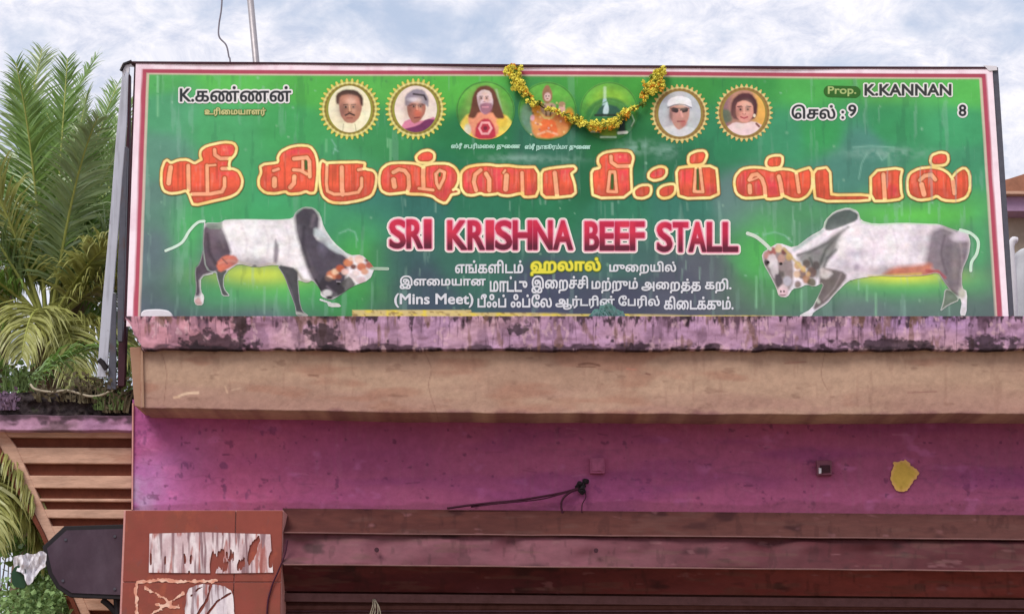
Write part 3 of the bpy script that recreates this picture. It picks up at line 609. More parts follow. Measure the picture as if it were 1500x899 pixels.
words[3] = [glyph('', A7, [[(100, 560), (112, 480), (180, 402), (300, 382), (430, 390), (550, 425), (650, 402), (760, 412), (825, 442), (900, 415), (1000, 385), (1008, 600), (960, 690), (880, 742), (780, 738), (700, 700), (650, 690), (640, 722), (490, 738), (460, 705), (330, 720), (200, 724), (120, 670)],
                   [(480, 310), (500, 262), (560, 242), (650, 242), (650, 310), (630, 358), (520, 368), (485, 345)]],
    [([(268, 520), (300, 465), (360, 452), (420, 510), (450, 600), (458, 710)], 5.5), ([(270, 590), (275, 670)], 6), ([(290, 525), (365, 495)], 2.6), ([(620, 480), (640, 560), (662, 700)], 6), ([(830, 445), (862, 665)], 5)]),
    glyph('', A8, [[(22, 312), (150, 292), (160, 500), (165, 548), (512, 545), (515, 578), (40, 582), (25, 450)], [(545, 328), (815, 297), (795, 380), (800, 500), (815, 560), (690, 578), (548, 580)],
                   [(880, 400), (900, 345), (980, 303), (1090, 293), (1180, 308), (1240, 345), (1275, 400), (1330, 330), (1390, 295), (1428, 340), (1433, 480), (1400, 550), (1320, 580), (1200, 573), (1140, 530), (1080, 560), (980, 573), (900, 540), (880, 480)],
                   [(1090, 230), (1100, 180), (1170, 155), (1228, 165), (1235, 220), (1210, 252), (1110, 258)]],
    [([(650, 350), (665, 590)], 6), ([(985, 400), (1030, 360), (1090, 350), (1125, 395)], 5.5), ([(1000, 440), (1022, 530)], 7), ([(1285, 400), (1302, 520)], 6)])]
bx = {0: (226, 200, 368, 312), 1: (368, 200, 856, 312), 2: (860, 200, 1064, 304), 3: (1064, 200, 1432, 306)}
tw = empty('title_lettering', sign.location); tw.parent = sign; tw.location = (0, 0, 0)
for k, gl in words.items():
    g = G(*bx[k], 1.25)
    F = np.full(g.shape, 99.0); cutd = np.full(g.shape, 99.0); gr_ = np.full(g.shape, 99.0); hl = np.full(g.shape, 99.0)
    for polys, cuts, green, hls in gl:
        Fp = np.full(g.shape, 99.0)
        for q in polys: Fp = np.minimum(Fp, poly_sdf(g, q, 1, 12))
        for q, wd in cuts: cutd = np.minimum(cutd, line_d(g, q)-wd/2)
        for q, wd in green: gr_ = np.minimum(gr_, line_d(g, q)-wd/2)
        for q, wd in hls: hl = np.minimum(hl, line_d(g, q)-wd/2)
        F = np.minimum(F, Fp)
    Fr = np.maximum(F, -cutd)       # red body: silhouettes less the cut lines
    p = Paint(g, (128, 104, 60))
    p.over((255, 236, 160), np.clip(0.5-(Fr-3.7)/1.2, 0, 1))
    p.over((250, 208, 120), np.clip(0.5-(Fr-3.9)/1.0, 0, 1)*np.clip(vnoise(g, 40, 14, 2, 5)*4-2.2, 0, 0.7))
    p.over((246, 160, 128), np.clip(0.5-(cutd-0.8)/1.2, 0, 1)*np.clip(0.5-(F+2.0)/1.5, 0, 1)*0.85)
    yb = np.clip((g.Y-232)/50, 0, 1)
    p.over((172, 78, 44), np.clip(0.5-Fr/1.2, 0, 1))
    p.over((238, 98, 70), np.clip((-Fr-0.6)/1.8, 0, 1))
    p.over((232, 66, 96), np.clip((-Fr-1.5)/3, 0, 1)*np.clip(vnoise(g, 60, 40, 2, 7)*3-1.4, 0, 0.6))
    p.over((160, 74, 48), np.clip((-Fr)/2, 0, 1)*np.clip(vnoise(g, 3.5, 50, 2, 8)*4-2.2, 0, 0.42)); p.over((236, 128, 110), np.clip((-Fr-2)/2, 0, 1)*np.clip(vnoise(g, 4, 30, 2, 28)*5-3.2, 0, 0.5)); photo(p, 60+k, .16, .04)
    p.over((160, 68, 50), np.clip((-Fr)/2, 0, 1)*np.clip((yb-0.78)*3, 0, 0.4))
    p.over((245, 140, 115), np.clip(0.5-hl/1.5, 0, 1)*0.8)
    p.over((70, 96, 44), np.clip(0.5-gr_/1.4, 0, 1))
    if k == 3: p.over((160, 170, 165), np.clip((vnoise(g, 4, 60, 2, 17)-0.72)*8, 0, 0.4)*(g.X > 1290))
    sheet('word', g, p.c, -0.003, M['ink'], tw, F=Fr-5.2, K=KB)

# --- English title and the smaller lines, set in type
def typeset(name, text, box, res, layers, parent, plane=-0.003, vgrad=None, boldx=0.0, extra=None):
    S = font_segs(text, box); pad = layers[0][0]+2
    g = G(box[0]-pad, box[1]-pad, box[2]+pad, box[3]+pad, res)
    F = seg_sdf(g, S, pad+1)
    p = Paint(g, layers[0][1])
    for off, c in layers[1:]: p.over(c, np.clip(0.5-(F-off)/0.8, 0, 1))
    if vgrad:
        (off, ctop, cbot) = vgrad; t = np.clip((g.Y-box[1]-(box[3]-box[1])*0.35)/((box[3]-box[1])*0.6), 0, 1)
        p.over(ctop, np.clip(0.5-(F-off)/0.8, 0, 1)); p.over(cbot, np.clip(0.5-(F-off)/0.8, 0, 1)*t)
        p.over((200, 50, 60), np.clip(0.5-(F-off+0.5)/0.8, 0, 1)*np.clip(vnoise(g, 30, 30, 2, 4)*3-1.7, 0, .6)*(1-t))
    if extra: extra(p, g, F)
    return sheet(name, g, p.c, plane, M['ink'], parent, F=F-layers[0][0], K=KB)
et = empty('english_title', (0, 0, 0)); et.parent = sign; et.location = (0, 0, 0)
for wd, b in (('SRI', (571, 324, 632, 361)), ('KRISHNA', (656, 325.5, 838, 363)), ('BEEF', (857, 327, 943, 364)), ('STALL', (963, 328, 1080, 366))):
    S_ = None
    # letters are squeezed to the narrow heavy face of the sign: each is set in its own slot
    n = len(wd); wts = [0.52 if ch == 'I' else (1.08 if ch in 'NHKA' else 0.95) for ch in wd]; tot = sum(wts); x = b[0]-1; Sx = []; b = (b[0]-1, b[1]-1.2, b[2]+1.5, b[3]+1.8)
    for ch, wt in zip(wd, wts):
        xe = x+(b[2]-b[0])*wt/tot; m_ = 1.7
        s_ = font_segs(ch, (x+m_+(1.0 if ch == 'I' else 0), b[1], xe-m_-(1.0 if ch == 'I' else 0), b[3])); Sx.append(s_); x = xe
    S_ = np.concatenate(Sx); g = G(b[0]-8, b[1]-8, b[2]+8, b[3]+8, 1.5); F = seg_sdf(g, S_, 9)
    inn = 1.5
    p = Paint(g, (238, 230, 222)); p.over((226, 134, 162), np.clip(0.5-(F-3.4)/0.9, 0, 1))
    p.over((246, 178, 196), np.clip(0.5-(F-3.4)/0.9, 0, 1)*np.clip(1-np.abs(F-2.6), 0, 1)*0.8)
    t = np.clip((g.Y-b[1]-14)/22, 0, 1); body = np.clip(0.5-(F-inn)/0.9, 0, 1)
    p.over((190, 40, 74), body); p.over((222, 60, 84), body*np.clip(vnoise(g, 34, 26, 2, 4)*3-1.5, 0, .7)); p.over((88, 34, 52), body*t*0.95)
    sheet('word', g, p.c, -0.003, M['ink'], et, F=F-5.4, K=KB)
sl_ = empty('small_lettering', (0, 0, 0)); sl_.parent = sign; sl_.location = (0, 0, 0)
whi = [(0.55, (214, 216, 222))]; yel = [(2.2, (110, 128, 40)), (0.9, (228, 218, 70))]
typeset('line_of_text', 'எங்களிடம்', (667, 381, 766, 400), 2.2, whi, sl_)
typeset('line_of_text', 'ஹலால்', (778, 378, 879, 403), 2.0, yel, sl_)
typeset('line_of_text', 'முைறயில்', (893, 383, 990, 403), 2.2, whi, sl_)
typeset('line_of_text', 'இளைமயான', (586, 404, 711, 423), 2.2, whi, sl_)
typeset('line_of_text', 'மாட்டு', (718, 405, 772, 427), 2.2, whi, sl_)
typeset('line_of_text', 'இைறச்சி', (779, 404, 861, 429), 2.2, whi, sl_)
typeset('line_of_text', 'மற்றும்', (867, 407, 934, 429), 2.2, whi, sl_)
typeset('line_of_text', 'அைறத்த கறி.', (940, 408, 1071, 429), 2.2, whi, sl_)
typeset('line_of_text', '(Mins Meet)', (578, 430, 693, 450), 2.2, whi, sl_)
typeset('line_of_text', 'பீஃப் ஃப்ேல', (700, 431, 808, 450), 2.2, whi, sl_)
typeset('line_of_text', 'ஆர்டரின் ேபரில்', (814, 433, 966, 453), 2.2, whi, sl_)
typeset('line_of_text', 'கிைடக்கும்.', (973, 434, 1074, 453), 2.2, whi, sl_)
typeset('line_of_text', 'ஸ்ரீ சபரிமைல துைண', (661, 210, 762, 220), 2.4, [(0.35, (170, 215, 195))], sl_)
typeset('line_of_text', 'ஸ்ரீ நாகூரம்மா துைண', (769, 211, 865, 221), 2.4, [(0.35, (170, 215, 200))], sl_)
nm = [(3.0, (232, 230, 230)), (0.75, (44, 48, 52))]
typeset('line_of_text', 'K.கண்ணன்', (264, 127, 426, 149), 2.0, nm, sl_)
typeset('line_of_text', 'உரிைமயாளர்', (300, 158, 389, 170), 2.2, [(1.3, (70, 105, 45)), (0.35, (205, 200, 140))], sl_)
g = G(1204, 124, 1262, 145, 1.5); F = line_d(g, [(1215, 134), (1252, 135)])-8.5
p = Paint(g, (52, 104, 40)); sheet('text_plate', g, p.c, -0.002, M['ink'], sl_, F=F, K=KB)
typeset('line_of_text', 'Prop.', (1213, 127, 1254, 141), 2.2, [(0.4, (168, 190, 120))], sl_)
typeset('line_of_text', 'K.KANNAN', (1267, 124, 1393, 140), 2.0, [(2.8, (230, 232, 226)), (0.9, (56, 58, 58))], sl_)
typeset('line_of_text', 'ெசல் :', (1160, 154, 1236, 174), 2.0, nm, sl_)
tag(typeset('line_of_text', '9', (1243, 154, 1254, 170), 2.0, nm, sl_)); typeset('line_of_text', '8', (1405, 154, 1415, 170), 2.0, nm, sl_)

# --- bulls
def bull_left():
    o = (220, 290); s = 4.1667; T = lambda pts: [(o[0]+x/s, o[1]+y/s) for x, y in pts]
    g = G(230, 296, 575, 466, 1.0)
    body = [(330, 150), (430, 150), (460, 130), (620, 128), (780, 132), (870, 125), (890, 80), (940, 52), (1000, 58), (1040, 100), (1060, 180), (1120, 270), (1215, 350), (1290, 345), (1340, 390), (1370, 430), (1340, 500), (1230, 540), (1150, 600), (1100, 625), (1040, 600), (1040, 560), (990, 500), (960, 520), (900, 500), (880, 440), (770, 405), (640, 425), (540, 400), (480, 440), (440, 470), (340, 440), (320, 300), (325, 200)]
    rl = [(325, 300), (340, 430), (400, 460), (310, 480), (310, 570), (332, 600), (322, 655), (280, 655), (265, 625), (280, 560), (270, 430), (300, 400)]
    rl2 = [(400, 430), (480, 440), (450, 480), (450, 550), (492, 600), (440, 600), (425, 550), (405, 480)]
    fl = [(770, 405), (900, 430), (905, 540), (915, 640), (930, 690), (975, 722), (890, 722), (885, 660), (850, 570), (820, 480)]
    muz = [(1080, 640), (1150, 640), (1170, 665), (1090, 665)]
    F = np.minimum.reduce([poly_sdf(g, T(body)), poly_sdf(g, T(rl)), poly_sdf(g, T(rl2)), poly_sdf(g, T(fl)), poly_sdf(g, T(muz)),
        line_d(g, cat2(T([(330, 142), (290, 150), (240, 200), (190, 275), (95, 322)])))-2.0, line_d(g, T([(1340, 430), (1450, 432)]))-2.0, line_d(g, T([(1040, 620), (1100, 640)]))-1.5])
    p = Paint(g, (242, 238, 242))
    p.over((252, 250, 252), np.clip(vnoise(g, 40, 20, 2, 3)*2-0.6, 0, .7))
    p.poly(T([(315, 170), (430, 160), (470, 250), (500, 350), (430, 440), (300, 480), (310, 600), (260, 600), (260, 420), (310, 300)]), (92, 80, 92), 5)
    p.poly(T([(330, 140), (440, 130), (440, 190), (350, 190)]), (120, 150, 128), 3, .8)
    p.poly(T(rl2), (88, 92, 92), 3); p.poly(T(rl[6:9]+[(300, 600)]), (206, 160, 158), 3, .9)
    p.poly(T([(400, 400), (450, 350), (520, 350), (545, 390), (480, 430), (420, 455)]), (222, 120, 92), 3)
    p.line(T([(420, 400), (480, 380), (520, 390)]), 3, (240, 160, 130), 3, .7); p.line(T([(440, 370), (470, 400)]), 2, (120, 60, 50), 2, .8)
    p.line(T([(540, 392), (650, 418), (760, 400)]), 3, (220, 205, 160), 4, .7); p.dot(*T([(636, 420)])[0], 3.5, 3, (70, 60, 60), 2)
    p.poly(T([(880, 80), (940, 55), (1000, 60), (1035, 110), (1030, 190), (1000, 240), (1100, 300), (1200, 350), (1210, 420), (1180, 560), (1090, 600), (1030, 560), (980, 480), (930, 330), (890, 220)]), (82, 76, 88), 6)
    p.poly(T([(1000, 180), (1060, 200), (1200, 350), (1120, 330), (1000, 230)]), (196, 206, 208), 5, .95)
    p.over((205, 225, 212), np.clip(1-np.abs(F+0.6)/1.3, 0, 1)*.55)
    p.line(T([(1040, 100), (1062, 190), (1120, 272), (1210, 348)]), 3.2, (220, 232, 226), 2.5)
    p.line(T([(890, 95), (935, 58), (1000, 62), (1040, 110)]), 2, (150, 190, 165), 2, .8)
    p.line(T([(930, 320), (960, 400), (1000, 480)]), 8, (105, 96, 104), 8, .6); p.dot(*T([(1050, 300)])[0], 6, 10, (104, 100, 118), 8, .8)
    p.glow(*T([(640, 390)])[0], 40, 9, (150, 142, 150), .7); p.glow(*T([(620, 200)])[0], 40, 14, (240, 236, 240), .6); p.glow(*T([(860, 330)])[0], 10, 26, (225, 220, 226), .6); p.glow(*T([(380, 260)])[0], 10, 22, (120, 104, 116), .7); p.glow(*T([(960, 130)])[0], 12, 14, (60, 58, 66), .6)
    p.poly(T([(760, 240), (790, 300), (775, 400), (750, 390)]), (110, 100, 112), 4, .8)
    p.line(T([(890, 440), (930, 500), (990, 520)]), 5, (170, 165, 150), 4, .8)
    p.poly(T(fl), (78, 78, 82), 3); p.line(T([(890, 700), (960, 715)]), 4, (190, 190, 185), 3, .9)
    for x, y, r, c in ((1110, 470, 9, (206, 130, 95)), (1130, 450, 6, (230, 190, 160)), (1160, 430, 7, (180, 90, 60)), (1210, 395, 8, (210, 130, 90)), (1190, 450, 6, (235, 200, 190)), (1275, 375, 8, (235, 205, 190)), (1290, 420, 8, (200, 110, 75)), (1340, 410, 7, (190, 100, 80)),
                       (1240, 420, 5, (110, 60, 50)), (1310, 450, 6, (230, 170, 140)), (1090, 490, 6, (240, 200, 170)), (1255, 460, 6, (238, 215, 210)), (1290, 500, 7, (222, 195, 200)), (1150, 480, 5, (130, 70, 55)), (1330, 480, 4, (235, 230, 225)), (1325, 380, 4, (120, 70, 60)), (1225, 370, 4, (240, 210, 190))):
        p.dot(*T([(x, y)])[0], r*.9, r*.75, c, 3, .95)
    p.poly(T([(1180, 500), (1220, 470), (1260, 540), (1150, 600), (1130, 560)]), (84, 84, 82), 3, .9); p.line(T([(1225, 470), (1290, 520)]), 6, (222, 200, 202), 3, .9)
    # face of the left bull: dark cheek, eye, ear, muzzle
    p.poly(T([(1060, 470), (1130, 500), (1200, 560), (1140, 610), (1060, 600), (1020, 540)]), (60, 54, 62), 3, .85); p.dot(*T([(1150, 520)])[0], 2.6, 1.8, (20, 16, 18), 1.2); p.line(T([(1138, 510), (1160, 512)]), 1.3, (190, 180, 182), 1.2, .8)
    p.line(T([(1080, 540), (1120, 575)]), 3, (120, 108, 118), 3, .7); p.line(T([(1010, 500), (1040, 560)]), 3, (38, 34, 40), 3, .8)
    p.line(T([(940, 180), (930, 300), (970, 420)]), 4, (50, 46, 56), 5, .7); p.line(T([(1000, 110), (985, 170)]), 5, (122, 112, 122), 5, .7)
    p.line(T([(350, 220), (360, 330), (400, 400)]), 4, (60, 50, 60), 5, .8); p.line(T([(410, 200), (450, 300)]), 3, (128, 114, 124), 4, .6)
    p.line(T([(820, 470), (860, 560), (885, 660)]), 2, (116, 112, 118), 2, .7)
    for q in ([(560, 180), (590, 260), (580, 350)], [(690, 170), (720, 250), (715, 340)], [(830, 180), (850, 260), (845, 360)]): p.line(T(q), 2, (214, 208, 216), 4, .6, sm=True)
    p.dot(*T([(1080, 580)])[0], 7, 5, (222, 222, 222), 3); p.dot(*T([(1095, 608)])[0], 5, 2.5, (60, 60, 64), 2); p.dot(*T([(1125, 652)])[0], 10, 3, (222, 224, 216), 2)
    p.c *= (0.86+0.14*np.clip((-F-1)/7, 0, 1))[..., None]; photo(p, 400, .26, .025); p.line(T([(330, 142), (290, 150), (240, 200), (190, 275), (95, 322)]), 3.6, (206, 236, 216), 1.5, sm=True); p.line(T([(1350, 430), (1450, 432)]), 3.4, (140, 180, 145), 2, .9)
    p.line(T([(440, 132), (620, 128), (780, 134), (870, 126)]), 2.2, (190, 215, 195), 2, .7)
    return sheet('bull_picture', g, p.c, -0.0022, M['ink'], sign, F=F, K=KB)
bull_left()
def bull_right():
    o = (1080, 290); s = 3.947; T = lambda pts: [(o[0]+x/s, o[1]+y/s) for x, y in pts]
    g = G(1088, 296, 1450, 467, 1.0)
    body = [(495, 180), (505, 130), (560, 75), (640, 52), (700, 75), (715, 130), (790, 150), (960, 142), (1100, 148), (1170, 150), (1260, 185), (1330, 200), (1350, 250), (1340, 330), (1300, 420), (1300, 520), (1330, 540), (1325, 680), (1285, 680), (1300, 590), (1250, 560), (1190, 480), (1160, 430), (1080, 450), (950, 455), (800, 450), (700, 465), (640, 480), (560, 560), (520, 610), (440, 660), (430, 685), (345, 685), (430, 640), (470, 560), (500, 490), (440, 515), (400, 500), (360, 520), (320, 525), (290, 575), (240, 570), (225, 520), (190, 450), (150, 380), (140, 320), (200, 280), (240, 258), (330, 290), (420, 220)]
    F = np.minimum.reduce([poly_sdf(g, T(body)), line_d(g, cat2(T([(60, 205), (110, 225), (160, 265), (195, 300)])))-2.6,
        line_d(g, cat2(T([(1290, 185), (1350, 205), (1392, 250), (1385, 320), (1355, 370), (1350, 420)])))-2.2, poly_sdf(g, T([(1200, 520), (1250, 540), (1290, 590), (1220, 620), (1170, 660), (1190, 600)]))])
    p = Paint(g, (242, 234, 242)); p.over((252, 246, 252), np.clip(vnoise(g, 50, 24, 2, 9)*2-0.6, 0, .7))
    p.poly(T([(1110, 200), (1180, 160), (1260, 190), (1350, 240), (1340, 340), (1300, 430), (1310, 540), (1240, 560), (1190, 470), (1130, 420), (1080, 380), (1100, 280)]), (138, 128, 136), 10)
    p.poly(T([(1200, 240), (1300, 300), (1290, 520), (1230, 500), (1190, 380)]), (112, 104, 110), 12, .8)
    p.dot(*T([(1290, 225)])[0], 13, 7, (216, 204, 216), 6); p.line(T([(1180, 150), (1270, 190)]), 3, (60, 90, 62), 3, .9)
    p.poly(T([(505, 185), (510, 130), (560, 85), (640, 62), (700, 90), (695, 130), (620, 160), (540, 190)]), (92, 104, 100), 3)
    p.line(T([(500, 170), (520, 115), (570, 70), (640, 54), (700, 78), (712, 125)]), 2.4, (190, 215, 190), 2)
    p.poly(T([(620, 180), (560, 200), (500, 260), (400, 310), (340, 340), (400, 420), (470, 480), (500, 380), (560, 330), (590, 240)]), (128, 128, 126), 8, .9)
    for q in (((640, 170), (520, 260), (420, 310), (350, 330)), ((590, 210), (510, 300), (480, 380)), ((570, 300), (520, 350), (500, 400)), ((420, 350), (450, 420))):
        p.line(T(q), 4, (74, 78, 74), 4, .75)
    p.glow(*T([(900, 420)])[0], 60, 9, (150, 130, 140), .7); p.glow(*T([(1050, 240)])[0], 16, 26, (170, 160, 172), .6); p.glow(*T([(800, 210)])[0], 50, 12, (242, 234, 240), .6); p.glow(*T([(620, 400)])[0], 14, 16, (160, 150, 158), .5); p.glow(*T([(1260, 400)])[0], 6, 30, (160, 148, 150), .6)
    p.line(T([(330, 300), (420, 235), (495, 190)]), 5, (196, 212, 210), 4, .9)
    p.poly(T([(480, 400), (600, 420), (640, 450), (590, 520), (520, 600), (430, 660), (470, 540)]), (116, 108, 106), 4); p.poly(T([(480, 400), (560, 430), (520, 470), (480, 460)]), (216, 208, 208), 4, .9)
    p.line(T([(455, 580), (470, 600)]), 5, (200, 205, 195), 3, .8); p.line(T([(350, 682), (430, 672)]), 5, (225, 220, 222), 3)
    p.poly(T([(830, 450), (900, 400), (1050, 385), (1120, 375), (1130, 420), (1170, 430), (1100, 460), (950, 460)]), (206, 122, 92), 8, .9)
    p.line(T([(760, 455), (900, 448), (1060, 440)]), 3.5, (226, 205, 110), 4, .8); p.dot(*T([(950, 470)])[0], 4, 3, (70, 66, 50), 3); p.line(T([(1095, 420), (1160, 425), (1200, 460)]), 4, (190, 80, 90), 4, .8)
    p.line(T([(1170, 450), (1230, 530), (1280, 560)]), 5, (108, 92, 92), 4, .8)
    p.poly(T([(1200, 520), (1250, 540), (1290, 590), (1220, 620), (1170, 660), (1190, 600)]), (84, 110, 84), 4, .9)
    p.dot(*T([(1300, 550)])[0], 5, 9, (206, 200, 190), 4); p.line(T([(1308, 640), (1305, 680)]), 5, (225, 225, 220), 3, .9)
    p.dot(*T([(690, 400)])[0], 4, 5, (160, 150, 165), 5, .7); p.dot(*T([(690, 320)])[0], 14, 5, (190, 184, 200), 8, .8)
    # head with its cloth and beads
    p.poly(T([(150, 330), (200, 285), (300, 300), (330, 400), (320, 520), (240, 565), (200, 470), (155, 390)]), (150, 136, 136), 5)
    for x, y, r, c in ((200, 310, 8, (170, 100, 95)), (240, 290, 7, (215, 190, 150)), (170, 330, 6, (200, 150, 140)), (200, 370, 10, (220, 208, 208)), (170, 375, 5, (60, 50, 55)), (225, 430, 7, (80, 74, 74)), (210, 410, 6, (90, 80, 80)), (255, 440, 5, (100, 92, 90)), (265, 530, 9, (226, 204, 208)), (290, 480, 8, (190, 186, 196)), (255, 350, 7, (190, 150, 140)),
                       (300, 340, 6, (200, 170, 110)), (270, 310, 5, (120, 70, 70)), (350, 390, 7, (190, 150, 100)), (375, 440, 8, (120, 90, 80)), (400, 470, 7, (180, 130, 95)), (430, 430, 9, (110, 86, 80)), (430, 490, 8, (96, 92, 66)), (400, 380, 7, (100, 88, 84)), (345, 440, 6, (214, 180, 150)), (380, 410, 5, (206, 160, 110)), (410, 440, 4, (220, 180, 130)), (350, 500, 6, (130, 110, 100)), (455, 390, 7, (90, 82, 80))):
        p.dot(*T([(x, y)])[0], r*.8, r*.9, c, 3, .9)
    p.poly(T([(175, 330), (215, 320), (235, 370), (240, 440), (215, 470), (190, 420)]), (226, 218, 220), 3, .8); p.dot(*T([(178, 372)])[0], 2.4, 2.2, (28, 20, 24), 1.2); p.dot(*T([(252, 380)])[0], 2.4, 2.2, (34, 26, 28), 1.2)
    p.poly(T([(215, 440), (250, 440), (265, 490), (240, 520), (222, 500)]), (84, 76, 80), 3, .9); p.dot(*T([(262, 545)])[0], 8, 7, (226, 196, 202), 2); p.dot(*T([(252, 540)])[0], 1.3, 1.6, (70, 50, 54), 1); p.dot(*T([(270, 540)])[0], 1.3, 1.6, (70, 50, 54), 1); p.line(T([(244, 562), (278, 560)]), 1.2, (120, 86, 92), 1)
    for q in ([(760, 190), (790, 280), (780, 400)], [(900, 180), (925, 280), (915, 380)], [(1020, 180), (1050, 260), (1040, 340)]): p.line(T(q), 2, (216, 206, 218), 4, .6, sm=True)
    p.line(T([(1200, 220), (1180, 320), (1210, 440)]), 3, (96, 86, 94), 4, .7, sm=True); p.line(T([(1290, 260), (1300, 380), (1285, 520)]), 2.5, (168, 156, 160), 4, .7, sm=True)
    p.line(T([(600, 440), (560, 520), (500, 590)]), 2.2, (160, 150, 150), 3, .7, sm=True); p.over((215, 228, 212), np.clip(1-np.abs(F+0.6)/1.3, 0, 1)*.5)
    p.line(T([(270, 290), (320, 350), (390, 420)]), 4, (205, 180, 120), 2.5, .8)
    p.c *= (0.86+0.14*np.clip((-F-1)/7, 0, 1))[..., None]; photo(p, 420, .26, .025); p.line(T([(60, 205), (110, 225), (160, 265), (190, 295)]), 5, (206, 222, 206), 2, sm=True)
    p.line(T([(1290, 185), (1350, 205), (1392, 250), (1385, 320), (1355, 370), (1350, 420)]), 3.8, (200, 236, 210), 1.8, sm=True)
    p.line(T([(720, 140), (800, 155), (960, 146), (1160, 152)]), 2.5, (190, 225, 190), 2, .8)
    return sheet('bull_picture', g, p.c, -0.0022, M['ink'], sign, F=F, K=KB)
bull_right()

# --- round portraits
def rim(cx, cy, r, ri, cols, fill):
    g = G(cx-r-2, cy-r-2, cx+r+2, cy+r+2, 1.7)
    d = np.hypot(g.X-cx, g.Y-cy); th = np.arctan2(g.Y-cy, g.X-cx)
    F = d-(r-2.4+2.4*np.cos(th*34))
    p = Paint(g, cols[0]); p.over(cols[1], np.clip(np.cos(th*34)*1.5+0.2, 0, 1)*np.clip((d-ri-3)/4, 0, 1)*0.9)
    p.over(cols[2], np.clip(1-np.abs(d-ri-4.5)/2, 0, 1)*0.8); p.over((246, 236, 170), np.clip(1-np.abs(d-ri-7.5)/2, 0, 1)*0.6)
    p.over(cols[0], np.clip(0.5-(d-ri-3)/1, 0, 1)*0.5)
    return g, p, F, d
def disc(cx, cy, r):
    g = G(cx-r-2, cy-r-2, cx+r+2, cy+r+2, 1.3); d = np.hypot(g.X-cx, g.Y-cy); return g, Paint(g, (60, 130, 60)), d-r, d
def inside(p, base, F, f=1.0):
    a = np.clip(0.5-F/f, 0, 1)[..., None]; p.c = base*(1-a)+p.c*a
gold = ((150, 150, 60), (222, 214, 104), (130, 96, 50))
def portrait(cx, cy, r, ri, ry, fill, draw, cols=gold):
    g, p, F, d = rim(cx, cy, r, ri, cols, fill); base = p.c.copy()
    Fi = (np.hypot((g.X-cx)/ri, (g.Y-cy)/ry)-1)*ri
    p.over(fill, np.ones(g.shape)); draw(p, cx, cy); p.glow(cx-14, cy+2, 6, 14, (150, 110, 100), .35); p.glow(cx+4, cy-12, 6, 6, (250, 220, 200), .3); photo(p, int(cx), .16, .03); inside(p, base, Fi)
    sheet('round_portrait', g, p.c, -0.0022, M['ink'], sign, F=F, K=KB)
def face(p, x, y, s=1.0, look=0):
    for k in (-1, 1):
        ex_ = x+k*5.6*s+look
        p.dot(ex_, y-.3, 3.6*s, 2.4*s, (128, 84, 72), 2.0, .6); p.dot(ex_, y, 2.4*s, 1.2*s, (205, 185, 172), 1.0, .5); p.dot(ex_, y+.1, 1.7*s, 1.4*s, (30, 18, 18), 1.0); p.line([(ex_-3*s, y-3.4*s), (ex_+3*s, y-3.8*s)], 1.4*s, (52, 34, 30), 1.2, .9); p.dot(ex_, y+2.5*s, 2.8*s, 1.2*s, (130, 84, 72), 2, .5)
    p.line([(x+look*.6, y-1*s), (x+look*.6+.6, y+6*s)], 2.0*s, (232, 178, 150), 1.8, .8); p.line([(x+look-2*s, y+7*s), (x+look+2.4*s, y+7*s)], 1.2*s, (112, 66, 56), 1.2, .8)
    p.glow(x-11*s, y+5*s, 4*s, 9*s, (120, 78, 66), .5); p.glow(x+6*s, y+5*s, 3.5*s, 4*s, (238, 184, 160), .5); p.glow(x, y-8*s, 7*s, 4*s, (238, 188, 162), .5)
def at(cx, cy, s, pts): return [(cx+x*s, cy+y*s) for x, y in pts]
def man1(p, x, y):
    p.poly(at(x, y, 1, [(-28, 22), (-10, 16), (12, 16), (30, 24), (28, 36), (-28, 36)]), (240, 232, 196), 2)
    p.poly(at(x, y, 1, [(-17, -22), (0, -27), (17, -20), (19, -4), (15, 12), (6, 21), (-6, 20), (-14, 8)]), (178, 124, 104), 2)
    p.poly(at(x, y, 1, [(-20, -8), (-20, -22), (-8, -29), (10, -28), (20, -18), (20, -4), (16, -6), (14, -18), (0, -22), (-14, -19), (-15, -6)]), (74, 52, 46), 3)
    p.glow(x-1, y-12, 9, 7, (220, 165, 140), .8); p.glow(x-8, y, 5, 12, (140, 96, 82), .5)
    face(p, x, y-3, 1.0)
    p.line([(x-6, y+9), (x, y+6), (x+7, y+9)], 2.4, (66, 48, 44), 1.5); p.line([(x-4, y+13), (x+4, y+13)], 1.5, (150, 84, 76), 1.5)
    p.line([(x-9, y+22), (x-10, y+34)], 1.2, (190, 182, 150), 1); p.line([(x+8, y+22), (x+10, y+34)], 1.2, (190, 182, 150), 1)
def man2(p, x, y):
    p.poly(at(x, y, 1, [(-26, 34), (-14, 14), (10, 18), (30, 10), (32, 36)]), (216, 132, 158), 2)
    p.poly(at(x, y, 1, [(-20, 30), (4, 24), (16, 14), (32, 16), (26, 34), (0, 36)]), (118, 52, 96), 2)
    p.poly(at(x, y, 1, [(-14, -18), (2, -26), (14, -18), (15, 4), (6, 18), (-4, 22), (-12, 8)]), (176, 112, 96), 2)
    p.poly(at(x, y, 1, [(-16, -6), (-16, -20), (-2, -30), (12, -28), (19, -16), (19, -2), (12, -8), (-6, -10), (-12, -4)]), (150, 142, 152), 3)
    p.line([(x-3, y-22), (x+12, y-20), (x+15, y-14)], 3, (60, 54, 60), 2); p.line([(x-10, y-5), (x-3, y-6), (x+4, y-5), (x+11, y-6)], 2, (108, 70, 70), 1.5)
    face(p, x+1, y-4, .9, 1); p.dot(x+3, y+6, 5, 6, (222, 112, 86), 5, .6); p.dot(x-3, y-14, 8, 3, (222, 214, 222), 3, .8); p.line([(x-2, y+13), (x+6, y+12)], 1.6, (120, 56, 56), 1.5)
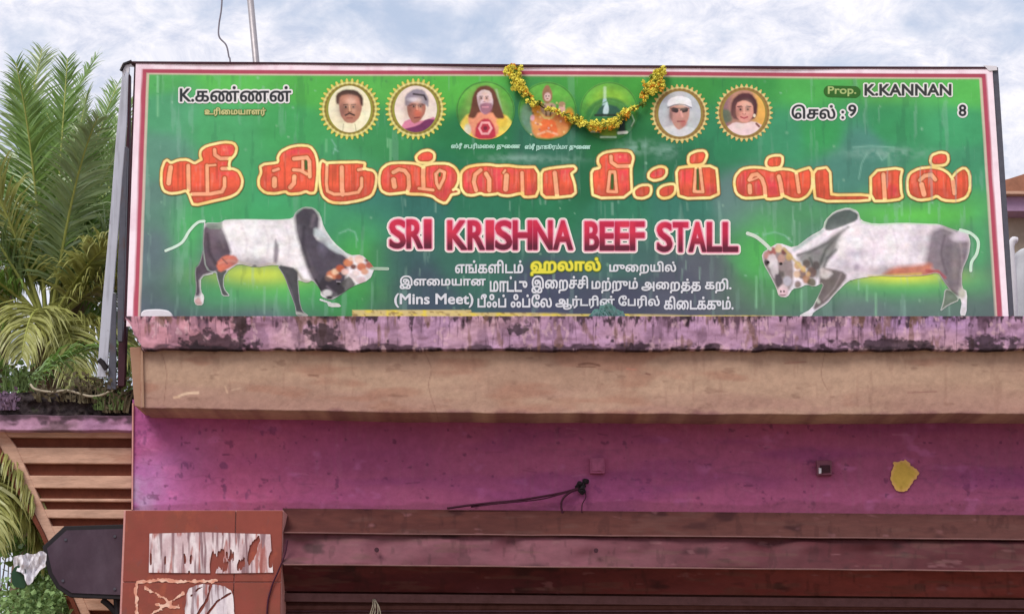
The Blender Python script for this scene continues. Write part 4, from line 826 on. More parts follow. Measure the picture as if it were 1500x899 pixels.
def cap(p, x, y):
    p.poly(at(x, y, 1, [(-24, 20), (-8, 16), (10, 18), (24, 22), (22, 34), (-22, 34)]), (216, 216, 220), 3)
    p.poly(at(x, y, 1, [(-15, -14), (0, -18), (15, -14), (14, 6), (6, 20), (-2, 24), (-9, 16), (-14, 4)]), (196, 146, 134), 2)
    p.poly(at(x, y, 1, [(-19, -10), (-16, -22), (0, -27), (16, -22), (19, -8), (0, -14)]), (238, 238, 242), 1.5); p.line(at(x, y, 1, [(-17, -9), (-8, -13), (0, -14), (8, -13), (17, -9)]), 1.6, (120, 116, 122), 1.5)
    p.line([(x-9, y-6), (x-5, y-5)], 7, (50, 42, 46), 1.5); p.line([(x+4, y-5), (x+9, y-6)], 7, (46, 38, 42), 1.5); p.line([(x-13, y-8), (x+14, y-8)], 1.2, (70, 60, 62), 1.2)
    p.dot(x-13, y+2, 2.5, 8, (120, 96, 92), 3, .8); p.line([(x+2, y-3), (x+4, y+4)], 3, (222, 170, 156), 2); p.line([(x-3, y+11), (x+7, y+11)], 1.6, (130, 60, 66), 1.5); p.dot(x+6, y+14, 5, 5, (196, 104, 104), 4, .6)
def child(p, x, y):
    p.over((232, 178, 90), np.clip((p.g.X-x-8)/14, 0, 1)); p.over((150, 110, 120), np.clip((x-16-p.g.X)/10, 0, 1)); p.poly(at(x, y, 1, [(-34, -6), (-20, -4), (-16, 12), (-30, 16)]), (80, 112, 86), 4, .8)
    p.poly(at(x, y, 1, [(-20, 2), (-18, -18), (-6, -29), (10, -29), (20, -16), (19, 2), (14, 10), (-14, 10)]), (84, 50, 56), 3)
    p.poly(at(x, y, 1, [(-12, -14), (0, -19), (13, -13), (14, 4), (6, 14), (-4, 14), (-12, 5)]), (226, 158, 142), 2)
    face(p, x, y-5, .95); p.line([(x-5, y+6), (x, y+8), (x+5, y+6)], 1.8, (170, 66, 74), 1.2); p.line([(x, y-4), (x, y+1)], 2, (240, 180, 160), 1.5)
    p.line([(x-10, y-9), (x-4, y-10)], 1.2, (80, 46, 48), 1); p.line([(x+4, y-10), (x+10, y-9)], 1.2, (80, 46, 48), 1); p.dot(x+15, y+4, 2, 2.5, (240, 220, 200), 1)
    p.poly(at(x, y, 1, [(-30, 24), (-14, 13), (0, 16), (14, 12), (30, 20), (24, 38), (-24, 38)]), (240, 214, 216), 2); p.line([(x+18, y+16), (x+22, y+20)], 3, (120, 70, 60), 2)
portrait(512, 160, 45, 31, 34, (240, 234, 200), man1)
portrait(609, 160, 45, 31, 34, (242, 226, 212), man2)
gold2 = ((150, 130, 66), (214, 190, 110), (140, 96, 60))
portrait(995.5, 167, 43.5, 31, 33, (190, 194, 200), cap, gold2)
portrait(1090, 165.5, 42.5, 31, 33, (190, 140, 120), child, gold2)
def oval(cx, cy, draw):
    g, p, F, d = disc(cx, cy, 43)
    p.over((104, 182, 74), np.clip((cy-g.Y)/40+0.4, 0, 1)); p.over((50, 110, 60), np.clip(1-np.abs(d-41.5)/1.6, 0, 1)*.8); draw(p, cx, cy); photo(p, int(cx), .25, .05)
    sheet('round_portrait', g, p.c, -0.0022, M['ink'], sign, F=F, K=KB)
def saint(p, x, y):
    p.poly(at(x, y, 1, [(-38, 16), (-24, -34), (14, -38), (40, 10), (20, 38), (-24, 36)]), (128, 172, 84), 10, .7); p.line(at(x, y, 1, [(16, -30), (24, 2)]), 3, (190, 215, 180), 3, .5)
    p.poly(at(x, y, 1, [(-38, 20), (-26, 4), (-8, 6), (10, 4), (30, 6), (40, 18), (34, 32), (16, 42), (-18, 42), (-32, 32)]), (240, 214, 96), 3)
    p.poly(at(x, y, 1, [(-26, 8), (-10, 0), (12, 0), (22, 10), (18, 40), (-16, 42), (-24, 24)]), (240, 156, 122), 3)
    p.poly(at(x, y, 1, [(-14, 22), (-4, 12), (6, 12), (14, 24), (16, 42), (-16, 42)]), (186, 52, 72), 3)
    p.line(at(x, y, 1, [(-5, 18), (5, 18), (9, 26), (4, 34), (-5, 34), (-9, 26), (-5, 18)]), 3, (242, 172, 178), 2); p.dot(x, y+26, 3, 3, (120, 36, 56), 2)
    p.dot(x-26, y+28, 5, 8, (226, 220, 196), 3, .9); p.dot(x+24, y+16, 8, 9, (228, 186, 66), 4, .8)
    p.poly(at(x, y, 1, [(-18, -24), (-10, -35), (4, -37), (14, -30), (20, -12), (26, 4), (28, 12), (16, 12), (10, 2), (-10, 2), (-16, 12), (-26, 10), (-22, 0)]), (108, 66, 50), 3)
    p.poly(at(x, y, 1, [(-13, -24), (-4, -31), (8, -28), (12, -12), (8, 0), (0, 6), (-7, 2), (-11, -10)]), (224, 198, 200), 2)
    p.poly(at(x, y, 1, [(-9, -8), (0, -12), (11, -10), (9, 2), (0, 7), (-7, 2)]), (150, 92, 112), 3, .85); p.line([(x-4, y-5), (x+4, y-5)], 2, (214, 150, 160), 1.5)
    face(p, x-1, y-18, .72, -1)
def deity(p, x, y):
    p.poly(at(x, y, 1, [(-38, -6), (-26, -16), (-16, 10), (-14, 36), (-30, 32), (-40, 12)]), (116, 150, 130), 6, .8)
    p.poly(at(x, y, 1, [(-26, 10), (-14, 0), (14, 2), (30, 4), (34, 22), (26, 36), (0, 40), (-20, 38)]), (226, 150, 90), 4)
    p.poly(at(x, y, 1, [(-10, 12), (10, 12), (16, 30), (6, 40), (-12, 38)]), (236, 120, 66), 3); p.line(at(x, y, 1, [(-14, 34), (0, 29), (14, 34)]), 3, (238, 178, 140), 2)
    p.poly(at(x, y, 1, [(-24, -12), (-10, -16), (-4, -4), (-10, 8), (-22, 4)]), (226, 160, 60), 3); p.poly(at(x, y, 1, [(-10, -12), (12, -12), (12, 2), (0, 8), (-10, 2)]), (190, 160, 140), 3)
    p.line(at(x, y, 1, [(-11, 2), (-4, 10), (6, 10), (13, 2)]), 3, (226, 200, 120), 2); p.line(at(x, y, 1, [(-4, -8), (-2, 6)]), 2, (90, 70, 50), 2); p.line(at(x, y, 1, [(6, -8), (4, 6)]), 2, (90, 80, 50), 2)
    p.poly(at(x, y, 1, [(-7, -16), (-8, -28), (-3, -38), (2, -38), (7, -28), (7, -16), (0, -10)]), (158, 116, 86), 2); p.dot(x, y-21, 5, 6, (226, 192, 186), 2); p.dot(x-2, y-22, .9, .9, (70, 40, 40), 1); p.dot(x+2, y-22, .9, .9, (70, 40, 40), 1); p.line([(x-1, y-18), (x+1, y-18)], 1.2, (160, 60, 60), 1)
    p.dot(x+21, y-3, 5, 6, (220, 176, 166), 2); p.dot(x+21, y-10, 5, 4, (176, 140, 110), 2); p.dot(x+32, y+8, 7, 12, (214, 150, 50), 4, .9); p.dot(x-22, y+10, 3, 4, (220, 170, 190), 2)
    for k in range(30): p.dot(x+rr.uniform(-26, 28), y+rr.uniform(-14, 36), 1.5, 1.5, rr.choice([(240, 210, 150), (110, 60, 40), (220, 120, 70), (230, 200, 190), (160, 90, 110)]), 1.5, .6)
def dome(p, x, y):
    p.over((136, 190, 66), np.clip(1-np.hypot((p.g.X-x)/36, (p.g.Y-y+16)/26), 0, 1)*2)
    p.dot(x, y+10, 34, 30, (52, 120, 66), 4, .8)
    p.line(at(x, y, 1, [(-6, -34), (-6, -14)]), 4, (190, 225, 170), 3); p.poly(at(x, y, 1, [(-9, -18), (-3, -18), (-1, 8), (-11, 8)]), (176, 214, 216), 2)
    p.poly(at(x, y, 1, [(-20, 6), (-12, -8), (0, -10), (14, -6), (20, 8), (-20, 8)]), (48, 90, 76), 3); p.line(at(x, y, 1, [(-20, 6), (12, 6)]), 3, (40, 52, 40), 2)
    p.poly(at(x, y, 1, [(-8, -4), (-3, -16), (0, -4), (-1, 4), (-9, 4)]), (186, 218, 222), 2); p.poly(at(x, y, 1, [(-14, 26), (10, 22), (12, 38), (-12, 36)]), (120, 150, 52), 4)
    p.poly(at(x, y, 1, [(14, 12), (24, 10), (24, 34), (14, 34)]), (36, 40, 52), 3, .9); p.poly(at(x, y, 1, [(25, 16), (33, 10), (34, 28), (26, 34)]), (90, 150, 110), 3, .8)
    p.line(at(x, y, 1, [(-26, 30), (-14, 30)]), 2.6, (205, 222, 200), 1.5); p.line(at(x, y, 1, [(14, 32), (26, 31)]), 4, (226, 232, 222), 1.5); p.line(at(x, y, 1, [(-12, 38), (10, 38)]), 2.6, (180, 212, 180), 1.5)
    p.line(at(x, y, 1, [(34, 6), (37, 14), (33, 22)]), 1.6, (200, 225, 190), 1.5, .8); p.line(at(x, y, 1, [(-30, 14), (-20, -6), (0, -16), (20, -10), (30, 6)]), 1.6, (90, 150, 80), 1.5, .8)
oval(711, 162, saint); oval(802, 163, deity); oval(892, 163, dome)

# --- board body, frame, side sheets and posts
def lp(pts, Y): return [P(x, y, Y) for x, y in pts]
MB().prism([(199.5, 93.5), (1453, 100.5), (1477, 476), (186, 476)], 0.02, 0.055).build('backing_sheet', M['dgrey'], sign)
t = MB(); t.prism([(190, 90), (400, 91.2), (820, 95), (1200, 97.5), (1452, 98), (1453, 101), (1200, 100.6), (820, 98.2), (400, 94.2), (198, 93)], -0.01, 0.09); t.build('top_batten', M['darkmaroon'], sign)
MB().prism([(1453.4, 98), (1462, 99), (1486, 470), (1478, 470)], 0.004, 0.10).build('edge_trim', M['dgrey'], sign)
MB().prism([(196.6, 96), (198.6, 96), (185, 470), (181, 470)], 0.03, 0.10).build('edge_trim', M['darkmaroon'], sign)
MB().prism([(1441, 96), (1460, 97), (1461, 103), (1449, 104)], -0.012, -0.006).build('torn_corner', M['white'], sign)
# left side: pale sheet, mid-grey post, dark post
def slab(name, pts, Y0, Y1, m): return MB().prism(pts, Y0, Y1).build(name, m, sign, bevel=0.003)
slab('side_sheet', [(180, 98), (190, 98), (185, 190), (176, 300), (168, 400), (160, 500), (156, 552), (142, 552), (150, 440), (160, 330), (170, 200)], 0.32, 0.34, M['grey'])
slab('frame_post', [(186, 190), (188, 110), (190, 108), (188, 400), (182, 565), (172, 565), (176, 400), (178, 300)], 0.24, 0.31, M['darkmaroon'])
slab('frame_post', [(183, 215), (187, 215), (184, 330), (181, 450), (179, 500), (172, 500), (172, 400), (176, 300)], 0.15, 0.2, M['dgrey'])
slab('frame_post', [(165, 430), (170, 430), (170, 570), (157, 570)], 0.30, 0.319, M['dgrey'])
MB().prism([(176, 99), (180, 92), (196, 91), (198, 98), (190, 97), (188, 108), (184, 103), (181, 112)], 0.2, 0.215).build('torn_corner', M['white'], sign)
MB().tube(lp([(177, 104), (182, 94), (193, 90)], 0.19), 0.012, 6).build('bent_strip', M['black'], sign)
MB().tube(lp([(145, 527), (150, 531), (156, 540)], 0.28), 0.02, 6).build('clamp', M['black'], sign)
for x in (330, 620, 900, 1180, 1420):
    a = P(x, 110, 0.10); b = P(x, 462, 0.10)
    mb = MB(); mb.box((a.x-.02, 0.06, b.z-0.1), (a.x+.02, 0.10, a.z)); mb.build('frame_post', M['dgrey'], sign)
    MB().tube([(a.x, 0.1, a.z-0.3), (a.x, 1.3, b.z-0.1)], 0.015, 6).build('back_stay', M['dgrey'], sign)

# ================================================================== small things on the board and the slab
# flower garland
gar = empty('flower_garland', P(860, 180, -0.05), 'yellow and orange flower garland draped across the middle portraits of the signboard', 'garland')
def petal_mesh(name, m, seed):
    rd = random.Random(seed); vs = []; fs = []
    for k in range(22):
        d = Vector((rd.gauss(0, 1), rd.gauss(0, 1), rd.gauss(0, 1))).normalized(); s = d.orthogonal().normalized(); s.rotate(Matrix.Rotation(rd.uniform(0, 6.28), 3, d)); q = d.cross(s)
        r = rd.uniform(0.75, 1.15); b = len(vs); vs += [tuple(d*0.25+s*0.35), tuple(d*r+q*0.3+s*0.1), tuple(d*0.25-s*0.35), tuple(d*r*0.9-q*0.3)]; fs.append((b, b+1, b+2, b+3))
    me = bpy.data.meshes.new(name); me.from_pydata(vs, [], fs); me.materials.append(m); return me
fm = [petal_mesh('flower', M['fl_y'], 1), petal_mesh('flower', M['fl_y'], 2), petal_mesh('flower', M['fl_o'], 3), petal_mesh('flower', M['fl_g'], 4)]
path = [(752, 98), (756, 112), (762, 124), (772, 137), (786, 150), (800, 160), (818, 164), (836, 172), (852, 180), (872, 185), (890, 182), (908, 174), (924, 162), (938, 154), (947, 141), (955, 128), (962, 116), (966, 104)]
cp = curve_pts([P(x, y, -0.035) for x, y in path], 7)
MB().tube(cp, 0.006, 5).build('string', M['string'], gar)
rd = random.Random(11)
def flower(p, r, k):
    o = bpy.data.objects.new('flower', fm[k]); COL.objects.link(o); o.parent = gar; o.location = p-Vector(gar.location); o.scale = (r, r*0.8, r); o.rotation_euler = (rd.uniform(0, 6), rd.uniform(0, 6), rd.uniform(0, 6))
for i, p in enumerate(cp):
    t = i/len(cp)
    dense = 1.0 if t < 0.16 or t > 0.86 or 0.36 < t < 0.74 else 0.6
    dense = 1.0 if t < 0.15 or t > 0.88 or 0.40 < t < 0.70 else 0.5
    if dense < 1 and rd.random() < 0.5: continue
    for j in range(2 if dense == 1 else 1):
        k = rd.choices([0, 1, 2, 3], [4, 3.4, 1.5, 2.2])[0]
        flower(p+Vector((rd.gauss(0, .014), -abs(rd.gauss(0, .01)), rd.gauss(0, .014)))*dense, rd.uniform(0.018, 0.034)*(1 if dense == 1 else 0.85), k)
for cx, cy, n, sx, sy in ((750, 104, 24, 9, 7), (758, 124, 20, 9, 8), (768, 136, 6, 5, 4), (963, 112, 24, 9, 9), (954, 128, 22, 9, 8), (942, 140, 5, 6, 4), (900, 180, 9, 12, 4), (870, 186, 7, 10, 3), (835, 178, 8, 7, 8), (778, 152, 6, 6, 4)):
    for _ in range(n): flower(P(cx+rd.gauss(0, sx*.6), cy+rd.gauss(0, sy*.7), -0.045), rd.uniform(0.016, 0.028), rd.choices([0, 1, 2, 3], [4, 3, 2, 1])[0])
# teal scrap
def crumple(name, px, py, w_, h_, Y, m, label, cat, seed, n=15, ht=None):
    e = MB(); r_ = random.Random(seed)
    for k in range(n):
        x = px+r_.uniform(-w_/2, w_/2); hh = h_*(1-abs(x-px)/(w_*0.62))
        pts = [P(x+r_.uniform(-12, 12), py-0.0, Y-r_.uniform(0, .03)), P(x+r_.uniform(-6, 6), py-hh*r_.uniform(.4, 1), Y-r_.uniform(0, .05)), P(x+r_.uniform(2, 14), py-hh*r_.uniform(.2, .8), Y-r_.uniform(0, .04)), P(x+r_.uniform(6, 20), py, Y-r_.uniform(0.0, .03))]
        cpts = curve_pts(pts, 4); vs = []; fs = []
        for i, q in enumerate(cpts): vs += [q+Vector((0, 0.012, -0.010)), q+Vector((0, -0.012, 0.012))]
        for i in range(len(cpts)-1): fs.append((2*i, 2*i+1, 2*i+3, 2*i+2))
        e.add(vs, fs)
    return tag(e.build(name, m), label, cat)
crumple('plastic_scrap', 886, 469, 46, 27, -0.07, M['rag'], 'crumpled teal plastic scrap lying on the slab under the middle of the signboard', 'plastic scrap', 3, 46)
mb = MB(); mb.prism(smooth_poly([(206, 467), (206, 458), (211, 453), (232, 452), (246, 454), (252, 459), (253, 467)], 2), -0.09, -0.02)
tag(mb.build('white_block', M['white'], bevel=0.01), 'white rounded plastic piece at the lower left corner of the signboard', 'plastic piece')

# pole and wire above the board
mb = MB(); YPp = 1.1
a = P(377, 110, YPp); b = P(363, -40, YPp); zb = ztop(470, YPp)
d = (b-a); base = a+d*((zb-a.z)/d.z); top = a+d*1.5
mb.tube([base, top], 0.026, 10)
pole = empty('roof_pole', base, 'leaning galvanised pipe rising above the left part of the signboard into the sky', 'pole')
mb.build('pipe', M['galv'], pole, smooth=True)
MB().tube([a+(b-a)*1.35+Vector((0.0, 0, 0)), a+(b-a)*1.52], 0.036, 8).build('collar', M['dgrey'], pole)
MB().box((base.x-.09, YPp-.09, base.z-0.004), (base.x+.09, YPp+.09, base.z+0.012)).build('foot_plate', M['dgrey'], pole)
tag(MB().tube(curve_pts([P(326, -60, 1.0), P(325, 5, 1.0), P(321, 35, 1.0), P(321, 54, 1.0), P(331, 66, 1.0), P(335, 82, 1.0), P(338, 110, 1.0), P(341, 300, 1.0), P(343, 470, 1.0)], 6), 0.0065, 5).build('hanging_wire', M['wire'], smooth=True), 'thin kinked grey wire hanging in the sky left of the roof pole', 'wire')

# junction boxes on the wall
def jbox(px, py, w_, h_, label, broken):
    c = P(px, py, YW-0.02); e = empty('junction_box', (c.x, YW, c.z), label, 'junction box', 'junction boxes on the magenta wall')
    m = mat('magenta_painted_box', lin((158, 84, 118) if not broken else (120, 70, 88)), 0.6, grain=0.2)
    a = w_/2/214; b = h_/2/214
    mb = MB(); mb.box((c.x-a, YW-0.045, c.z-b), (c.x+a, YW+.005, c.z+b), 0.003 if broken else 0); mb.build('housing', m, e, bevel=0.005)
    mb = MB(); k = 0.72; mb.box((c.x-a*k+(0.008 if broken else 0), YW-0.052, c.z-b*k), (c.x+a*k, YW-0.044, c.z+b*k*(0.4 if broken else 1)), 0.004 if broken else 0); mb.build('cover', M['darkmaroon'] if broken else m, e)
    if broken: MB().box((c.x-a*.75, YW-0.055, c.z-b*.8), (c.x-a*.45, YW-0.045, c.z-b*0.1), 0.003).build('screw_post', M['white'], e)
    else: MB().box((c.x+a*0.05, YW-0.058, c.z-b*0.7), (c.x+a*.5, YW-0.05, c.z+b*0.4), 0.002).build('screw_post', m, e)
jbox(875, 682, 22, 24, 'small square pink junction box above the cable hole', False)
jbox(1207, 685, 23, 23, 'broken dark junction box left of the yellow patch', True)
# cable bunch
cb = empty('cable_bunch', P(852, 713, YW), 'dark cables leaving a hole in the magenta wall and trailing left to the shutter hood', 'cables')
c = P(852, 713, YW-0.01)
g_ = MB()
for k in range(9): q = c+Vector((random.gauss(0, .014), -abs(random.gauss(0, .012)), random.gauss(0, .016))); g_.tube([q, q+Vector((random.uniform(-.03, .03), -.02, random.uniform(-.03, .03)))], 0.018, 6)
g_.build('grommet', M['black'], cb)
MB().tube(curve_pts([P(849, 714, YW-.03), P(820, 722, YW-.05), P(760, 732, YW-.06), P(700, 738, YW-.06), P(655, 744, YW-.05)], 6), 0.008, 6).build('cable', M['cable'], cb, smooth=True)
MB().tube(curve_pts([P(846, 716, YW-.03), P(826, 722, YW-.05), P(790, 731, YW-.07), P(730, 737, YW-.07), P(690, 742, YW-.05)], 6), 0.005, 6).build('cable', M['cable'], cb, smooth=True)
MB().tube(curve_pts([P(848, 716, YW-.03), P(836, 720, YW-.05), P(826, 728, YW-.06), P(822, 738, YW-.06), P(824, 752, YW-.06)], 6), 0.008, 6).build('cable', M['cable'], cb, smooth=True)
MB().tube(curve_pts([P(857, 718, YW-.03), P(858, 728, YW-.04), P(853, 738, YW-.05), P(852, 752, YW-.05)], 6), 0.004, 6).build('cable', M['cable'], cb, smooth=True)
tag(MB().tube(curve_pts([P(421, 790, YP-.02), P(417, 812, YP-.03), P(408, 835, YP-.03), P(397, 862, YP-.02), P(391, 899, YP-.02), P(392, 1000, YP-.02)], 6), 0.006, 6).build('hanging_cable', M['cable'], smooth=True), 'thin dark cable hanging down the right edge of the red pillar', 'cable')
mb = MB()
for k in range(5): mb.tube(curve_pts([P(548+random.uniform(-2, 2), 877, YW-.2), P(544+k*2+random.uniform(-4, 4), 889, YW-.24), P(534+k*6+random.uniform(-3, 3), 915, YW-.26)], 4), 0.004, 5)
tag(mb.build('loose_wire_tuft', M['tancable'], smooth=True), 'small tuft of pale loose wires hanging under the left part of the shutter hood', 'wires')

# torn posters on the pillar
def poster(name, box, res, field, label, colr, seed):
    g = G(*box, res); F = field(g); p = Paint(g, colr)
    p.over((236, 226, 228), np.clip(vnoise(g, 10, 30, 3, seed)*3-1.2, 0, .8)); p.over((120, 84, 90), np.clip(vnoise(g, 3.6, 60, 3, seed+1)*6-3.2, 0, .8)); p.over((165, 90, 80), np.clip(vnoise(g, 6, 34, 3, seed+7)*7-4.4, 0, .8))
    return tag(sheet(name, g, p.c, YP-0.017, M['glue'], None, F=F, relief=vnoise(g, 8, 30, 2, seed+2)*0.004), label, 'torn poster', 'torn posters on the red pillar')
def f1(g):
    F = poly_sdf(g, [(219, 781), (300, 779), (396, 782), (400, 838), (330, 839), (218, 838)], 0)
    n = vnoise(g, 7, 44, 3, 301); sl = vnoise(G(g.x[0], g.y[0], g.x[-1], g.y[-1], 1.0), 9, 30, 3, 302)
    strip = (n-0.70)*20
    hole = np.clip(1.6-np.hypot((g.X-322-(838-g.Y)*0.25)/14, (g.Y-822)/24), 0, 1)*9+np.clip(1.4-np.hypot((g.X-366-(810-g.Y)*0.6)/9, (g.Y-815)/26), 0, 1)*9
    return np.maximum(F, strip+hole-1.2)
poster('torn_poster', (214, 776, 404, 842), 1.2, f1, 'streaky remains of a wide white poster on the top tiles of the pillar', (205, 180, 184), 310)
def f2(g):
    F = poly_sdf(g, [(274, 862), (290, 855), (325, 856), (341, 866), (344, 905), (342, 930), (280, 930), (270, 900)], 1)
    cuts = np.minimum.reduce([line_d(g, [(309, 856), (304, 876), (290, 899), (284, 930)])-2, line_d(g, [(338, 868), (318, 880), (304, 899), (298, 930)])-1.6, line_d(g, [(280, 872), (290, 862), (300, 858)])-1.2])
    return np.maximum(F, -cuts)+(vnoise(g, 8, 8, 2, 77)-.5)*2
poster('torn_poster', (266, 850, 348, 934), 1.2, f2, 'smaller torn white poster with rounded corners low on the pillar', (215, 205, 212), 320)
g = G(196, 846, 330, 960, 1.0)
Fg = np.minimum.reduce([line_d(g, [(200, 852), (240, 849), (262, 851), (318, 850)])-2.4, line_d(g, [(200, 855), (200, 960)])-2.5, line_d(g, [(212, 860), (240, 875), (250, 884)])-2, line_d(g, [(222, 899), (248, 882), (268, 868)])-2.2, line_d(g, [(230, 886), (262, 889)])-2.4])+(vnoise(g, 6, 6, 3, 88)-.45)*7
p = Paint(g, (214, 150, 128)); p.over((236, 200, 180), np.clip(vnoise(g, 8, 8, 2, 5)*3-1.2, 0, .8))
tag(sheet('glue_residue', g, p.c, YP-0.0155, M['glue'], None, F=Fg), 'cream glue scribbles and paper crumbs at the lower left of the pillar', 'glue residue')

# cables and weeds over the wing parapet
tag(MB().tube(curve_pts([P(189, 552, 0.35), P(172, 566, 0.33), P(150, 578, 0.32), P(130, 580, 0.34), P(100, 572, 0.36), P(75, 574, 0.36), P(52, 570, 0.36), P(45, 563, 0.4)], 8), 0.009, 6).build('slack_cable', M['tancable'], smooth=True), 'tan cable slung over the mildewed parapet below the grey side sheet', 'cable')
def weed(px, py, Y, n, h_, m, label, seed, spread=16):
    r_ = random.Random(seed); mb = MB()
    for k in range(n):
        x = px+r_.uniform(-spread, spread); a = P(x, py, Y+r_.uniform(-.05, .05)); ht = h_*r_.uniform(.5, 1.1); ln = r_.uniform(-.8, .8)*ht
        pts = [a, a+Vector((ln*.3, r_.uniform(-.05, .05), ht*.6)), a+Vector((ln, r_.uniform(-.1, .1), ht*r_.uniform(.7, 1.0)))]
        cpx = curve_pts(pts, 3); wd = r_.uniform(.003, .010); vs = []; fs = []
        for i, q in enumerate(cpx):
            ww = wd*(1-i/(len(cpx)-1))+0.0008; vs += [q+Vector((-ww, 0, ww*.5)), q+Vector((ww, 0, -ww*.5))]
        for i in range(len(cpx)-1): fs.append((2*i, 2*i+1, 2*i+3, 2*i+2))
        mb.add(vs, fs)
        for j in range(3):
            q = cpx[r_.randrange(1, len(cpx))]; L_ = r_.uniform(.02, .05); dv = Vector((r_.uniform(-1, 1), r_.uniform(-.5, .5), r_.uniform(-.3, 1))).normalized()*L_; sd_ = dv.cross(Vector((0, 1, 0.3))).normalized()*L_*.3
            mb.add([q, q+dv*.5+sd_, q+dv, q+dv*.5-sd_], [(0, 1, 2, 3)])
    return tag(mb.build('weed', m), label, 'weed', 'weeds on the mildewed parapet')
weed(168, 604, 0.38, 46, 0.24, M['dryleaf'], 'dry brown weed tuft in the corner beside the grey sheet', 1, 18)
weed(160, 600, 0.36, 34, 0.16, M['weed'], 'green weed tuft at the right end of the parapet', 2, 22)
weed(132, 590, 0.40, 36, 0.26, M['dryleaf'], 'tangled dry weed in the middle right of the parapet top', 4, 18)
weed(8, 600, 0.36, 30, 0.16, mat('purple_weed', lin((118, 96, 118)), 0.9, grain=0.3), 'mauve weed tuft at the left end of the parapet', 5, 14)
weed(28, 572, 0.45, 30, 0.22, M['weed'], 'green leafy weed leaning over the left of the parapet', 6, 24)
weed(84, 588, 0.4, 30, 0.14, M['dryleaf'], 'low dry weed in the middle of the parapet', 7, 34)

# ================================================================== plants behind
def frond(mb_r, mb_l, base, az, el, length, droop, ll, n=52, side=0.0, seed=0, hang=0.5):
    """az: 0 = to the right of the picture, 90 = away; leaflets hang by `hang`"""
    r_ = random.Random(seed); d = Vector((math.cos(R(az))*math.cos(R(el)), math.sin(R(az))*math.cos(R(el)), math.sin(R(el))))
    pts = []; p = Vector(base); st = length/16
    for i in range(17):
        pts.append(p.copy()); p = p+d*st; d = (d+Vector((side*.02, 0, -droop*(0.3+i/16))) *0.12).normalized()
    mb_r.tube(pts, 0.020, 5, 0.004)
    for i in range(n):
        t = 0.16+0.84*(i+0.5)/n; f = t*16; k = min(int(f), 15); fr = f-k; c = pts[k].lerp(pts[k+1], fr); tn = (pts[k+1]-pts[k]).normalized()
        sv = tn.cross(Vector((0, 0, 1))); sv = sv.normalized() if sv.length > .1 else Vector((1, 0, 0)); up = sv.cross(tn)
        for s in (-1, 1):
            L_ = 0.78*ll*r_.choice((.7, .9, 1, 1.1))*math.sin(math.pi*(0.12+0.80*t)**0.8)*r_.uniform(.8, 1.1)+0.05; fw = 0.45+0.9*t
            dv = (sv*s*1.0+tn*fw+up*r_.uniform(.05, .45)+Vector((r_.gauss(0, .14), r_.gauss(0, .14), r_.gauss(0, .14)))).normalized()
            q = c.copy(); wd = L_*r_.choice((0.012, 0.017, 0.02))+0.0028; vs = []; m = 5
            wv = dv.cross(up).normalized() if dv.cross(up).length > .1 else tn; wv = (wv*r_.uniform(.5, 1)+up*r_.uniform(-.6, .6)).normalized()
            for j in range(m):
                ww = wd*(1.0 if j in (1, 2) else .7 if j == 0 else .5)*(0 if j == m-1 else 1)+0.0008
                vs += [q-wv*ww, q+wv*ww]; q = q+dv*(L_/(m-1)); dv = (dv+Vector((0, 0, -hang*r_.uniform(.5, 1.3)*(.3+j*.25)))).normalized()
            mb_l.add(vs, [(2*j, 2*j+1, 2*j+3, 2*j+2) for j in range(m-1)])
def palm(px, py, Y, fr, label, mats, trunk_r=0.12):
    c = P(px, py, Y); e = empty('palm_tree', (c.x, Y, 0), label, 'palm tree', 'palm trees left of the shop')
    tp = [Vector((c.x-0.15+0.15*(k/8)**1.5, Y, c.z*k/8)) for k in range(9)]
    MB().tube(tp, trunk_r*1.2, 10, trunk_r).build('trunk', M['bark'], e, smooth=True)
    for i, (az, el, ln, dr, ll, hang, mi) in enumerate(fr):
        r1_, l1_ = MB(), MB(); b = c+Vector((0.05*math.cos(R(az)), .05*math.sin(R(az)), 0)); frond(r1_, l1_, b, az, el, ln, dr, ll, 115, 0, i*7+int(px), hang)
        st = r1_.build('frond_stalk', M['rachis'], e, smooth=True); l1_.build('leaflets', mats[mi] if i % 7 != 5 else M['leaf_b'], st)['kind'] = 'stuff'
    return e
mats = [M['leaf_a'], M['leaf_b'], M['leaf_c']]
palm(72, 470, 3.2, [(40, 86, 2.1, .6, .55, .3, 2), (250, 78, 2.2, .6, .55, .3, 0), (300, 70, 1.9, .9, .55, .5, 2), (350, 60, 1.9, .9, .6, .6, 2), (220, 68, 2.1, .7, .6, .5, 1), (320, 50, 1.5, 1.2, .55, .8, 0), (210, 40, 1.7, 1.1, .55, .8, 0), (10, 78, 2.1, .9, .55, .4, 2), (95, 84, 2.5, 0.25, .55, .12, 0), (60, 78, 2.45, 0.55, .62, .22, 0), (140, 80, 2.3, 0.4, .6, .2, 0), (20, 66, 2.0, 0.8, .6, .35, 2), (30, 52, 2.0, 0.9, .6, .5, 0), (0, 42, 1.5, 1.1, .6, .6, 2), (160, 64, 2.3, .7, .6, .4, 2), (175, 48, 2.2, .7, .6, .7, 1), (200, 60, 2.3, .7, .62, .6, 2),
        (185, 30, 1.9, .8, .55, .9, 1), (340, 40, 1.4, 1.2, .55, .9, 1), (180, 5, 1.5, 1.2, .5, 1.0, 1), (350, 0, 1.2, 1.6, .6, 1.0, 1), (270, 10, 1.1, 1.6, .6, 1.0, 1), (300, -10, 1.1, 1.4, .6, 1.0, 1), (220, -10, 1.3, 1.2, .6, 1.0, 0), (120, 60, 2.4, .6, .6, .4, 0), (80, 60, 2.3, .6, .6, .4, 0)],
     'tall coconut palm with upright fronds directly left of the signboard', mats)
